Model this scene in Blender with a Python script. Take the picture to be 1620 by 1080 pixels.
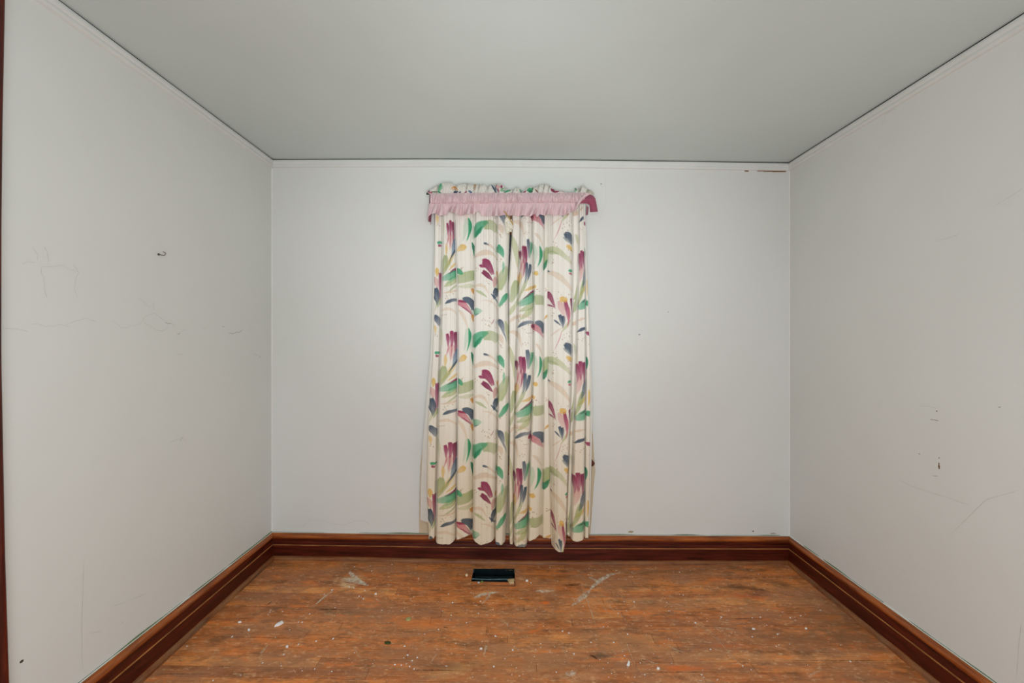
import bpy, bmesh, math, random
import numpy as np
from mathutils import Vector, noise as mnoise

for o in list(bpy.data.objects):
    bpy.data.objects.remove(o)
SC = bpy.context.scene
COL = SC.collection
random.seed(7)
RNG = np.random.default_rng(7)

# ---------------------------------------------------------------- camera, light, exposure
F, CX, CY, ZC, D = 720.0, 811.0, 535.0, 1.436, 2.94
cam = bpy.data.cameras.new('camera')
cam.sensor_width = 36.0
cam.lens = 36.0 * F / 1620.0
cam.shift_x = -(CX - 810.0) / 1620.0
cam.shift_y = (CY - 540.0) / 1620.0
cam.clip_start = 0.02
camo = bpy.data.objects.new('camera', cam)
COL.objects.link(camo)
camo.location = (0, 0, ZC)
camo.rotation_euler = (math.radians(90), 0, 0)
SC.camera = camo

wd = bpy.data.worlds.new('night_outside')
SC.world = wd
wd.use_nodes = True
wd.node_tree.nodes['Background'].inputs[0].default_value = (0.02, 0.03, 0.05, 1)
wd.node_tree.nodes['Background'].inputs[1].default_value = 0.15


def area(name, loc, rot, sx, sy, power, col):
    l = bpy.data.lights.new(name, 'AREA')
    l.shape = 'RECTANGLE'
    l.size, l.size_y, l.energy, l.color = sx, sy, power, col
    o = bpy.data.objects.new(name, l)
    COL.objects.link(o)
    o.location = loc
    o.rotation_euler = rot
    return o


area('softbox_light', (0.1, -0.6, 1.05), (math.radians(80), 0, 0), 1.9, 1.3, 21.0, (0.925, 1.0, 1.055))
gl = bpy.data.lights.new('fill_point', 'POINT')  # unseen point light added to lift the walls and corners
gl.energy, gl.shadow_soft_size, gl.color = 14.0, 0.13, (0.93, 1.0, 1.03)
glo = bpy.data.objects.new('fill_point', gl)
COL.objects.link(glo)
glo.location = (0.0, 0.35, 1.85)
sp = bpy.data.lights.new('bounced_flash', 'SPOT')
sp.energy, sp.spot_size, sp.spot_blend, sp.shadow_soft_size, sp.color = 50.0, math.radians(62), 1.0, 0.25, (0.955, 1.0, 0.99)
spo = bpy.data.objects.new('bounced_flash', sp)
COL.objects.link(spo)
spo.location = (0.05, 0.0, 1.30)
spo.rotation_euler = (math.radians(90 + 16), 0, 0)

SC.view_settings.view_transform = 'Standard'
SC.view_settings.look = 'None'
SC.view_settings.gamma = 1.0
SC.view_settings.use_curve_mapping = False
SC.view_settings.exposure = 0.60


# ---------------------------------------------------------------- helpers
def lin(c):
    c = np.asarray(c, float) / 255.0
    return np.where(c <= 0.04045, c / 12.92, ((c + 0.055) / 1.055) ** 2.4)


def L4(r, g, b):
    v = lin((r, g, b))
    return (float(v[0]), float(v[1]), float(v[2]), 1.0)


def tag(o, label=None, cat=None, group=None, kind=None):
    if label: o['label'] = label
    if cat: o['category'] = cat
    if group: o['group'] = group
    if kind: o['kind'] = kind
    return o


def link(name, me, mat=None, parent=None, smooth=False):
    o = bpy.data.objects.new(name, me)
    COL.objects.link(o)
    if mat is not None and not me.materials:
        me.materials.append(mat)
    if parent is not None:
        o.parent = parent
    if smooth:
        me.polygons.foreach_set('use_smooth', [True] * len(me.polygons))
    return o


def obj(name, vs, fs, mat, parent=None, smooth=False):
    me = bpy.data.meshes.new(name)
    me.from_pydata([tuple(v) for v in vs], [], fs)
    me.update()
    return link(name, me, mat, parent, smooth)


def empty(name, loc):
    o = bpy.data.objects.new(name, None)
    COL.objects.link(o)
    o.location = loc
    o.empty_display_size = 0.05
    return o


def put(o, root):
    """parent to an Empty/thing keeping world coordinates of mesh vertices"""
    o.parent = root
    o.location = -root.location
    return o


def grid(name, P, mat, parent=None, colors=None, smooth=True, close_u=False):
    """P: (n, m, 3) array -> quad grid, shared data via foreach_set"""
    n, m = P.shape[:2]
    me = bpy.data.meshes.new(name)
    idx = np.arange(n * m).reshape(n, m)
    if close_u:
        idx = np.concatenate([idx, idx[:1]], 0)
    q = np.stack([idx[:-1, :-1], idx[1:, :-1], idx[1:, 1:], idx[:-1, 1:]], -1).reshape(-1, 4)
    me.vertices.add(n * m)
    me.vertices.foreach_set('co', P.reshape(-1).astype(np.float32))
    me.loops.add(q.size)
    me.loops.foreach_set('vertex_index', q.reshape(-1).astype(np.int32))
    me.polygons.add(len(q))
    me.polygons.foreach_set('loop_start', np.arange(0, q.size, 4, dtype=np.int32))
    me.polygons.foreach_set('loop_total', np.full(len(q), 4, dtype=np.int32))
    if smooth:
        me.polygons.foreach_set('use_smooth', np.ones(len(q), dtype=bool))
    me.update(calc_edges=True)
    if colors is not None:
        a = me.color_attributes.new('print', 'FLOAT_COLOR', 'POINT')
        c4 = np.ones((n * m, 4), np.float32)
        c4[:, :3] = colors.reshape(-1, 3)
        a.data.foreach_set('color', c4.reshape(-1))
    return link(name, me, mat, parent)


def box_vf(x0, x1, y0, y1, z0, z1):
    v = [(x0, y0, z0), (x1, y0, z0), (x1, y1, z0), (x0, y1, z0), (x0, y0, z1), (x1, y0, z1), (x1, y1, z1), (x0, y1, z1)]
    f = [(0, 3, 2, 1), (4, 5, 6, 7), (0, 1, 5, 4), (1, 2, 6, 5), (2, 3, 7, 6), (3, 0, 4, 7)]
    return v, f


def bevel_box(name, b, mat, parent=None, bev=0.002, seg=2):
    v, f = box_vf(*b)
    bm = bmesh.new()
    vs = [bm.verts.new(p) for p in v]
    for q in f: bm.faces.new([vs[i] for i in q])
    bmesh.ops.bevel(bm, geom=list(bm.edges), offset=bev, segments=seg, affect='EDGES')
    me = bpy.data.meshes.new(name)
    bm.to_mesh(me); bm.free()
    return link(name, me, mat, parent)


def tube(pts, r, n=8, taper=None):
    """tube verts/faces along points"""
    pts = [Vector(p) for p in pts]
    vs, fs = [], []
    for i, p in enumerate(pts):
        t = (pts[min(i + 1, len(pts) - 1)] - pts[max(i - 1, 0)]).normalized()
        a = t.cross(Vector((0.13, 0.3, 0.94))).normalized()
        b = t.cross(a)
        rr = r if taper is None else r * taper[i]
        for k in range(n):
            w = 2 * math.pi * k / n
            vs.append(p + a * (rr * math.cos(w)) + b * (rr * math.sin(w)))
    for i in range(len(pts) - 1):
        for k in range(n):
            k2 = (k + 1) % n
            fs.append((i * n + k, i * n + k2, (i + 1) * n + k2, (i + 1) * n + k))
    fs.append(tuple(range(n - 1, -1, -1)))
    fs.append(tuple(range((len(pts) - 1) * n, len(pts) * n)))
    return vs, fs


def at(px, py, d):
    return Vector(((px - CX) * d / F, d, ZC - (py - CY) * d / F))


# ---------------------------------------------------------------- materials
class NT:
    def __init__(s, name):
        s.m = bpy.data.materials.new(name)
        s.m.use_nodes = True
        s.t = s.m.node_tree
        s.b = s.t.nodes['Principled BSDF']
        s.out = s.t.nodes['Material Output']

    def n(s, kind, **kw):
        nd = s.t.nodes.new(kind)
        for k, v in kw.items():
            if hasattr(nd, k): setattr(nd, k, v)
        return nd

    def l(s, a, b):
        s.t.links.new(a, b)

    def coord(s, kind='pos'):
        if kind == 'pos': return s.n('ShaderNodeNewGeometry').outputs['Position']
        return s.n('ShaderNodeTexCoord').outputs['Object']

    def noise(s, vec, scale, detail=4, rough=0.55, sc=None, loc=None, dist=0.0):
        if sc is not None or loc is not None:
            mp = s.n('ShaderNodeMapping')
            s.l(vec, mp.inputs['Vector'])
            if sc is not None: mp.inputs['Scale'].default_value = sc
            if loc is not None: mp.inputs['Location'].default_value = loc
            vec = mp.outputs[0]
        nz = s.n('ShaderNodeTexNoise')
        s.l(vec, nz.inputs['Vector'])
        nz.inputs['Scale'].default_value = scale
        nz.inputs['Detail'].default_value = detail
        nz.inputs['Roughness'].default_value = rough
        nz.inputs['Distortion'].default_value = dist
        return nz.outputs['Fac']

    def ramp(s, fac, stops):
        r = s.n('ShaderNodeValToRGB')
        s.l(fac, r.inputs[0])
        e = r.color_ramp.elements
        while len(e) < len(stops): e.new(0.5)
        for i, (p, c) in enumerate(stops):
            e[i].position = p
            e[i].color = c if not isinstance(c, (int, float)) else (c, c, c, 1)
        return r.outputs[0]

    def mix(s, fac, a, b, blend='MIX'):
        m = s.n('ShaderNodeMix', data_type='RGBA', blend_type=blend)
        for sock, v in ((m.inputs[0], fac), (m.inputs[6], a), (m.inputs[7], b)):
            if hasattr(v, 'links') or hasattr(v, 'is_linked'): s.l(v, sock)
            else: sock.default_value = v
        return m.outputs[2]

    def math(s, op, a, b=0.0, c=0.0):
        m = s.n('ShaderNodeMath', operation=op)
        for sock, v in zip(m.inputs, (a, b, c)):
            if hasattr(v, 'is_linked'): s.l(v, sock)
            else: sock.default_value = v
        return m.outputs[0]

    def bump(s, h, strength=0.2, dist=0.002):
        b = s.n('ShaderNodeBump')
        b.inputs['Strength'].default_value = strength
        b.inputs['Distance'].default_value = dist
        s.l(h, b.inputs['Height'])
        s.l(b.outputs[0], s.b.inputs['Normal'])

    def base(s, c, rough=0.6, spec=0.3, metal=0.0):
        if hasattr(c, 'is_linked'): s.l(c, s.b.inputs['Base Color'])
        else: s.b.inputs['Base Color'].default_value = c
        if hasattr(rough, 'is_linked'): s.l(rough, s.b.inputs['Roughness'])
        else: s.b.inputs['Roughness'].default_value = rough
        s.b.inputs['Specular IOR Level'].default_value = spec
        s.b.inputs['Metallic'].default_value = metal
        return s.m


def simple(name, c, rough=0.6, spec=0.3, metal=0.0, var=0.12, scale=30.0):
    t = NT(name)
    p = t.coord('obj')
    f = t.noise(p, scale, 4)
    dk = tuple(x * (1 - var) for x in c[:3]) + (1,)
    lt = tuple(min(1, x * (1 + var)) for x in c[:3]) + (1,)
    return t.base(t.ramp(f, [(0.3, dk), (0.7, lt)]), rough, spec, metal)


def wall_mat(name, c, c2):
    t = NT(name)
    p = t.coord()
    big = t.noise(p, 1.1, 4, 0.5)
    col = t.ramp(big, [(0.25, c2), (0.75, c)])
    smudge = t.noise(p, 4.2, 6, 0.65, loc=(3, 1, 7))
    col = t.mix(t.ramp(smudge, [(0.62, 0.0), (0.85, 0.16)]), col, L4(200, 196, 186))
    fine = t.noise(p, 260, 2)
    mid = t.noise(p, 9, 4)
    t.bump(t.math('ADD', t.math('MULTIPLY', fine, 0.10), mid), 0.13, 0.006)
    return t.base(col, 0.62, 0.25)


M = {}
M['wall'] = wall_mat('painted_plaster', L4(230, 232, 229), L4(224, 226, 222))
M['ceiling'] = wall_mat('ceiling_paint', L4(214, 225, 223), L4(206, 216, 213))
M['trim_paint'] = simple('painted_trim', L4(226, 228, 225), 0.5, 0.3, var=0.03, scale=8)
M['gap'] = simple('dark_gap_shade', L4(26, 24, 18), 0.95, 0.05)
M['crack'] = simple('crack_grey', L4(198, 198, 191), 0.9, 0.05, var=0.08)
M['crack_dark'] = simple('crack_dark', L4(140, 138, 128), 0.9, 0.05, var=0.1)
M['bead'] = simple('corner_bead', L4(240, 240, 235), 0.5, 0.3, var=0.03)
M['old_green'] = simple('old_green_paint', L4(112, 124, 92), 0.7, 0.2, var=0.3, scale=60)
M['paint_white'] = simple('white_paint', L4(226, 226, 220), 0.6, 0.3, var=0.05)


def wood(name, axis, dark, mid, light, rough=0.36, dust=0.0, coat=0.2):
    t = NT(name)
    p = t.coord()
    sc = (1.2, 16, 16) if axis == 'x' else ((16, 1.2, 16) if axis == 'y' else (16, 16, 1.2))
    g = t.noise(p, 3.5, 6, 0.62, sc=sc, dist=0.3)
    fine = t.noise(p, 16, 4, 0.6, sc=sc)
    col = t.ramp(g, [(0.28, dark), (0.5, mid), (0.76, light)])
    col = t.mix(t.ramp(fine, [(0.5, 0.0), (0.75, 0.45)]), col, dark)
    if dust:
        dn = t.noise(p, 7, 6, 0.7, loc=(5, 5, 2))
        col = t.mix(t.ramp(dn, [(0.42, 0.0), (0.72, dust)]), col, L4(150, 130, 100))
    t.bump(fine, 0.15, 0.001)
    m = t.base(col, t.ramp(g, [(0.2, rough - 0.08), (0.8, rough + 0.14)]), 0.4)
    t.b.inputs['Coat Weight'].default_value = coat
    t.b.inputs['Coat Roughness'].default_value = 0.25
    return m


for ax in 'xyz':
    M['cap_' + ax] = wood('varnished_cap_' + ax, ax, L4(84, 34, 8), L4(160, 80, 26), L4(206, 118, 48), dust=0.12, coat=0.0)
    M['board_' + ax] = wood('varnished_board_' + ax, ax, L4(40, 9, 3), L4(78, 20, 7), L4(116, 40, 14), coat=0.05)
    M['shoe_' + ax] = wood('varnished_shoe_' + ax, ax, L4(84, 42, 20), L4(140, 82, 42), L4(176, 116, 66), 0.5, 0.35, 0.0)
M['gold_x'] = simple('worn_edge', L4(176, 116, 62), 0.4, 0.4, var=0.5, scale=9)


# ---------------------------------------------------------------- setting
XL, XR, YB = -1.556, 1.789, -1.30


def zf(X):
    return float(np.interp(X, [-1.6, -1.0, -0.45, 0.12, 1.8], [0.021, 0.012, 0.0, -0.013, -0.012]))


def zc_(X):
    return float(np.interp(X, [-1.6, -0.5, 0.3, 1.8], [2.587, 2.592, 2.587, 2.566]))


def ztop(side, s):
    if side == 'back': return float(np.interp(s, [XL, -0.64, XR], [0.1865, 0.1745, 0.162]))
    if side == 'left': return float(np.interp(s, [1.3, 1.63, 2.94], [0.206, 0.2015, 0.1865]))
    return 0.162


def struct(o):
    return tag(o, kind='structure')


# window opening in the back wall (px frame at depth D)
wx0, wx1 = (704 - CX) * D / F, (914 - CX) * D / F
wz0, wz1 = ZC - (728 - CY) * D / F, ZC - (348 - CY) * D / F
TH = 0.16
# back wall: strips round the opening, one mesh
xs = [XL - 0.1, -1.0, wx0, wx1, 1.0, XR + 0.1]
vs, fs = [], []


def quad(a, b, c, d):
    i = len(vs)
    vs.extend([a, b, c, d]); fs.append((i, i + 1, i + 2, i + 3))


zb, zt = -0.06, 2.60
for a, b in ((XL - 0.1, wx0), (wx1, XR + 0.1)):
    quad((a, D, zb), (b, D, zb), (b, D, zt), (a, D, zt))
quad((wx0, D, zb), (wx1, D, zb), (wx1, D, wz0), (wx0, D, wz0))
quad((wx0, D, wz1), (wx1, D, wz1), (wx1, D, zt), (wx0, D, zt))
quad((wx0, D, wz0), (wx1, D, wz0), (wx1, D + TH, wz0), (wx0, D + TH, wz0))
quad((wx0, D, wz1), (wx0, D + TH, wz1), (wx1, D + TH, wz1), (wx1, D, wz1))
quad((wx0, D, wz0), (wx0, D + TH, wz0), (wx0, D + TH, wz1), (wx0, D, wz1))
quad((wx1, D, wz0), (wx1, D, wz1), (wx1, D + TH, wz1), (wx1, D + TH, wz0))
for a, b in ((XL - 0.1, wx0), (wx1, XR + 0.1)):
    quad((a, D + TH, zb), (a, D + TH, zt), (b, D + TH, zt), (b, D + TH, zb))
quad((wx0, D + TH, zb), (wx0, D + TH, wz0), (wx1, D + TH, wz0), (wx1, D + TH, zb))
quad((wx0, D + TH, wz1), (wx0, D + TH, zt), (wx1, D + TH, zt), (wx1, D + TH, wz1))
wall_back = struct(obj('wall_back', vs, fs, M['wall']))


def slab(name, b, mat):
    v, f = box_vf(*b)
    return struct(obj(name, v, f, mat))


# left wall has a doorway from y=0.52 to 1.30 (only its casing edge shows)
DY0, DY1, DZ = 0.50, 1.335, 2.46
v = []; f = []
for b in ((XL - 0.12, XL, DY1, D + TH, -0.06, 2.60), (XL - 0.12, XL, YB - 0.12, DY0, -0.06, 2.60), (XL - 0.12, XL, DY0, DY1, DZ, 2.60)):
    a, c = box_vf(*b)
    f += [tuple(i + len(v) for i in q) for q in c]; v += a
wall_left = struct(obj('wall_left', v, f, M['wall']))
wall_right = slab('wall_right', (XR, XR + 0.12, YB - 0.12, D + TH, -0.06, 2.60), M['wall'])
wall_front = slab('wall_front', (XL, XR, YB - 0.12, YB, -0.06, 2.60), M['wall'])

# ceiling (slightly sagging plane with thickness)
cxs = np.linspace(XL - 0.12, XR + 0.12, 15)
v, f = [], []
for X in cxs:
    z = zc_(X)
    v += [(X, YB - 0.12, z), (X, D + TH, z), (X, D + TH, z + 0.08), (X, YB - 0.12, z + 0.08)]
for i in range(len(cxs) - 1):
    a, b = i * 4, i * 4 + 4
    f += [(a, a + 1, b + 1, b), (a + 3, b + 3, b + 2, a + 2), (a + 1, a + 2, b + 2, b + 1), (a, b, b + 3, a + 3)]
f += [(0, 3, 2, 1), (len(v) - 4, len(v) - 3, len(v) - 2, len(v) - 1)]
ceiling = struct(obj('ceiling', v, f, M['ceiling']))

# subfloor slab; the register hole is cut through it
RX0, RX1, RY0, RY1 = -0.245, 0.0125, 2.70, 2.856
v, f = [], []
for b in ((XL - 0.1, RX0, YB - 0.1, D, -0.10, -0.036), (RX1, XR + 0.1, YB - 0.1, D, -0.10, -0.036),
          (RX0, RX1, YB - 0.1, RY0, -0.10, -0.036), (RX0, RX1, RY1, D, -0.10, -0.036)):
    a, c = box_vf(*b)
    f += [tuple(i + len(v) for i in q) for q in c]; v += a
floor = struct(obj('floor', v, f, simple('dark_subfloor', L4(38, 22, 12), 0.9, 0.1)))


# ---------------------------------------------------------------- floorboards
def fl(px, py):
    z = 0.0
    for _ in range(3):
        d = (ZC - z) * F / (py - CY)
        X = (px - CX) * d / F
        z = zf(X)
    return X, d, z


def floor_material():
    t = NT('worn_oak_strip')
    p = t.coord()
    rnd = t.n('ShaderNodeObjectInfo').outputs['Random']
    comb = t.n('ShaderNodeCombineXYZ')
    t.l(t.math('MULTIPLY', rnd, 37.0), comb.inputs[0])
    t.l(t.math('MULTIPLY', rnd, 91.0), comb.inputs[2])
    va = t.n('ShaderNodeVectorMath', operation='ADD')
    t.l(p, va.inputs[0]); t.l(comb.outputs[0], va.inputs[1])
    q = va.outputs[0]
    tone = t.ramp(rnd, [(0.0, L4(162, 102, 62)), (0.25, L4(196, 124, 72)), (0.45, L4(178, 108, 60)), (0.6, L4(214, 138, 76)), (0.8, L4(186, 116, 66)), (1.0, L4(226, 156, 92))])
    g = t.noise(q, 3.0, 7, 0.66, sc=(1.0, 17, 1), dist=0.9)
    fine = t.noise(q, 22, 5, 0.6, sc=(1.0, 22, 1))
    col = t.mix(t.ramp(g, [(0.34, 0.6), (0.48, 0.0)]), tone, L4(124, 68, 36))
    col = t.mix(t.ramp(g, [(0.55, 0.0), (0.68, 0.5)]), col, L4(226, 152, 88))
    col = t.mix(t.ramp(fine, [(0.52, 0.0), (0.64, 0.34)]), col, L4(112, 62, 32))
    bl = t.noise(p, 11, 8, 0.72, sc=(1, 1.9, 1), loc=(9, 2, 0), dist=0.5)
    col = t.mix(t.ramp(bl, [(0.48, 0.0), (0.60, 0.60)]), col, L4(128, 78, 48))
    bl2 = t.noise(p, 8, 8, 0.72, sc=(1, 2.6, 1), loc=(19, 12, 0), dist=0.5)
    col = t.mix(t.ramp(bl2, [(0.50, 0.0), (0.62, 0.50)]), col, L4(204, 142, 98))
    # worn-through and dirty areas, crossing the boards
    d1 = t.noise(p, 2.3, 8, 0.68, sc=(1, 1.8, 1), loc=(2.3, 0.4, 0))
    col = t.mix(t.ramp(d1, [(0.43, 0.0), (0.58, 0.70)]), col, L4(156, 116, 92))
    d2 = t.noise(p, 5.0, 8, 0.7, sc=(1, 2.4, 1), loc=(7.1, 3.3, 0))
    col = t.mix(t.ramp(d2, [(0.53, 0.0), (0.66, 0.68)]), col, L4(104, 72, 48))
    d3 = t.noise(p, 4.2, 6, 0.7, sc=(1, 3.6, 1), loc=(1.1, 9.3, 0))
    col = t.mix(t.ramp(d3, [(0.55, 0.0), (0.66, 0.6)]), col, L4(222, 130, 62))
    d4 = t.noise(p, 30, 6, 0.75, sc=(1, 2.0, 1), loc=(4, 4, 0))
    col = t.mix(t.ramp(d4, [(0.54, 0.0), (0.66, 0.5)]), col, L4(222, 192, 160))
    # individual stains: px, py, half-size x (m), half-size y (m), angle, colour, alpha, softness
    st = [(556, 916, .12, .05, .2, (205, 172, 132), .75), (548, 926, .07, .035, -.3, (226, 208, 180), .6),
          (765, 938, .10, .03, .25, (196, 160, 124), .75), (822, 915, .045, .02, 0, (192, 160, 122), .8),
          (866, 934, .09, .03, .1, (200, 164, 128), .6), (903, 925, .06, .02, 0, (70, 40, 20), .85),
          (890, 903, .06, .02, 0, (86, 62, 36), .7), (863, 953, .035, .014, 0, (196, 98, 30), .9),
          (842, 999, .04, .02, .2, (184, 98, 42), .8), (1176, 930, .17, .055, -.15, (78, 50, 28), .75),
          (1188, 944, .09, .03, -.2, (158, 78, 36), .7), (1240, 925, .12, .045, -.3, (92, 66, 42), .6),
          (950, 1037, .07, .028, 0, (82, 66, 54), .85), (722, 1060, .14, .05, .3, (166, 128, 90), .7),
          (560, 888, .4, .03, 0, (150, 112, 78), .5), (445, 895, .12, .05, 0, (118, 92, 60), .6),
          (440, 962, .16, .03, 0, (98, 72, 54), .7), (545, 968, .14, .03, 0, (106, 84, 64), .65),
          (670, 985, .30, .055, 0, (188, 112, 58), .55), (1050, 905, .35, .04, 0, (118, 84, 54), .5),
          (1330, 990, .20, .22, 0, (116, 88, 66), .6), (935, 945, .09, .10, .3, (172, 134, 102), .45),
          (1100, 1075, .08, .05, 0, (176, 144, 116), .7), (700, 1052, .1, .03, 0, (92, 70, 50), .6),
          (1260, 1010, .35, .10, .1, (104, 76, 52), .5), (830, 1050, .4, .09, 0, (150, 112, 82), .5),
          (905, 1072, .12, .03, 0, (188, 150, 120), .55), (620, 1035, .20, .06, 0, (132, 92, 66), .5),
          (1075, 1056, .14, .02, 0, (176, 88, 36), .6), (1000, 1010, .3, .08, 0, (150, 112, 80), .4),
          (1150, 1022, .14, .02, 0, (168, 90, 48), .5), (640, 1012, .05, .02, .4, (96, 56, 40), .6)]
    wob = t.noise(p, 14, 6, 0.75, sc=(1, 1.6, 1))
    spk = t.ramp(t.noise(p, 85, 4, 0.7, sc=(1, 1.8, 1)), [(0.40, 0.25), (0.60, 1.0)])
    for px, py, rx, ry, an, c, al in st:
        X, Y, z = fl(px, py)
        mp = t.n('ShaderNodeMapping', vector_type='TEXTURE')
        t.l(p, mp.inputs['Vector'])
        mp.inputs['Location'].default_value = (X, Y, z)
        mp.inputs['Rotation'].default_value = (0, 0, an)
        mp.inputs['Scale'].default_value = (rx, ry, 1.0)
        ln = t.n('ShaderNodeVectorMath', operation='LENGTH')
        t.l(mp.outputs[0], ln.inputs[0])
        r = t.math('ADD', ln.outputs['Value'], t.math('MULTIPLY_ADD', wob, 3.6, -1.8))
        fac = t.ramp(r, [(0.15, al), (1.0, 0.0)])
        if sum(c) > 420: fac = t.math('MULTIPLY', fac, spk)
        c = tuple(min(250, q * 1.14) for q in c)
        col = t.mix(fac, col, L4(*c))
    col = t.mix(1.0, col, (1.32, 1.18, 0.97, 1), 'MULTIPLY')
    rough = t.ramp(d1, [(0.35, 0.42), (0.7, 0.7)])
    t.bump(t.math('ADD', fine, t.math('MULTIPLY', g, 0.6)), 0.22, 0.0012)
    return t.base(col, rough, 0.32)


M['floor'] = floor_material()
PITCH, PH = 0.0632, 2.037
rows = []
k = math.floor((YB - PH) / PITCH)
while PH + k * PITCH < D:
    rows.append((max(YB, PH + k * PITCH), min(D, PH + (k + 1) * PITCH)))
    k += 1


def plank(x0, x1, y0, y1):
    g = 0.0008
    x0 += g; x1 -= g; y0 += g; y1 -= g
    n = max(1, int((x1 - x0) / 0.35) + 1)
    dz = random.uniform(-0.0005, 0.0005)
    b = min(0.0012, (y1 - y0) * 0.2)
    vs, fs = [], []
    for i in range(n + 1):
        X = x0 + (x1 - x0) * i / n
        z = zf(X) + dz
        vs += [(X, y0, -0.036), (X, y0, z - b * 0.7), (X, y0 + b, z), (X, y1 - b, z), (X, y1, z - b * 0.7), (X, y1, -0.036)]
    for i in range(n):
        a = i * 6
        for j in range(5):
            fs.append((a + j, a + 6 + j, a + 7 + j, a + j + 1))
    fs.append((0, 1, 2, 3, 4, 5))
    fs.append(tuple(range(len(vs) - 1, len(vs) - 7, -1)))
    obj('floorboard', vs, fs, M['floor'], floor)


fixed = {}   # measured butt joints (px, py)
for px, py in ((486, 1002), (505, 1045), (580, 1068), (700, 965), (1010, 1060), (770, 1000), (1190, 1052), (905, 985)):
    X, Y, z = fl(px, py)
    for i, (a, b) in enumerate(rows):
        if a <= Y < b: fixed.setdefault(i, []).append(X)
cnt = 0
for i, (a, b) in enumerate(rows):
    cuts = sorted(fixed.get(i, []))
    pts = [XL] + cuts + [XR]
    out = [XL]
    for p0, p1 in zip(pts[:-1], pts[1:]):
        x = p0
        first = True
        while True:
            step = random.uniform(0.25, 1.2) if first and not cuts else random.uniform(0.7, 1.45)
            first = False
            if x + step > p1 - 0.25: break
            x += step
            out.append(x)
        out.append(p1)
    for x0, x1 in zip(out[:-1], out[1:]):
        pieces = [(x0, x1, a, b)]
        # cut round the register hole (hole from RY0S incl. the loose strip to RY1)
        res = []
        for (u0, u1, v0, v1) in pieces:
            if u1 <= RX0 or u0 >= RX1 or v1 <= RY0 or v0 >= RY1:
                res.append((u0, u1, v0, v1)); continue
            if u0 < RX0: res.append((u0, RX0, v0, v1))
            if u1 > RX1: res.append((RX1, u1, v0, v1))
            m0, m1 = max(u0, RX0), min(u1, RX1)
            if v0 < RY0 - 0.004: res.append((m0, m1, v0, RY0))
            if v1 > RY1 + 0.004: res.append((m0, m1, RY1, v1))
        for r in res:
            if r[1] - r[0] > 0.01:
                plank(*r); cnt += 1
print('floorboards', cnt)

# saw cut round the register: a thin dark kerf in the boards in front of the hole
SY = 2.657
zz = zf(-0.1) + 0.0008
v, f = [], []
for b in ((RX0 - 0.003, RX0, SY, RY0, zz - 0.0006, zz), (RX1, RX1 + 0.003, SY, RY0, zz - 0.0006, zz),
          (RX0 - 0.003, RX1 + 0.003, SY - 0.003, SY, zz - 0.0006, zz)):
    a, c = box_vf(*b)
    f += [tuple(i + len(v) for i in q) for q in c]; v += a
obj('saw_cut', v, f, M['gap'], floor)


# ---------------------------------------------------------------- baseboards
CAP = [(0.0, 1.0), (0.006, 1.0), (0.010, 0.985), (0.011, 0.955), (0.013, 0.945), (0.020, 0.935), (0.025, 0.90), (0.026, 0.865),
       (0.023, 0.835), (0.018, 0.815), (0.016, 0.79), (0.010, 0.785)]
FAS = [(0.010, 0.80), (0.0115, 0.775), (0.0115, 0.70), (0.0105, 0.68), (0.0115, 0.66), (0.0115, 0.552)]
EDG = [(0.0115, 0.549), (0.0150, 0.547), (0.0170, 0.540), (0.0168, 0.532)]
LOW = [(0.0165, 0.530), (0.0165, 0.10), (0.0165, 0.04)]
SHO = [(0.0160, 0.125), (0.022, 0.122), (0.028, 0.105), (0.032, 0.075), (0.0345, 0.04), (0.035, -0.01)]


def bb(side, prof, name, mat, parent, wav=0.0):
    if side == 'back': s0, s1, n = XL, XR, 60
    elif side == 'left': s0, s1, n = DY1 + 0.0, D, 40
    else: s0, s1, n = YB, D, 60
    P = np.zeros((n + 1, len(prof), 3))
    for i in range(n + 1):
        for j, (o, fr) in enumerate(prof):
            if side == 'back': a, b = s0 + o, s1 - o
            else: a, b = s0, s1 - o
            s = a + (b - a) * i / n
            if side == 'back': zfl, zt_ = zf(s), ztop(side, s)
            elif side == 'left': zfl, zt_ = 0.021, ztop(side, s)
            else: zfl, zt_ = -0.012, ztop(side, s)
            z = zfl + fr * (zt_ - zfl) + wav * mnoise.noise(Vector((s * 4, j * 0.1, 3)))
            P[i, j] = (s, D - o, z) if side == 'back' else ((XL + o, s, z) if side == 'left' else (XR - o, s, z))
    o = grid(name, P, mat, parent)
    return o


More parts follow.
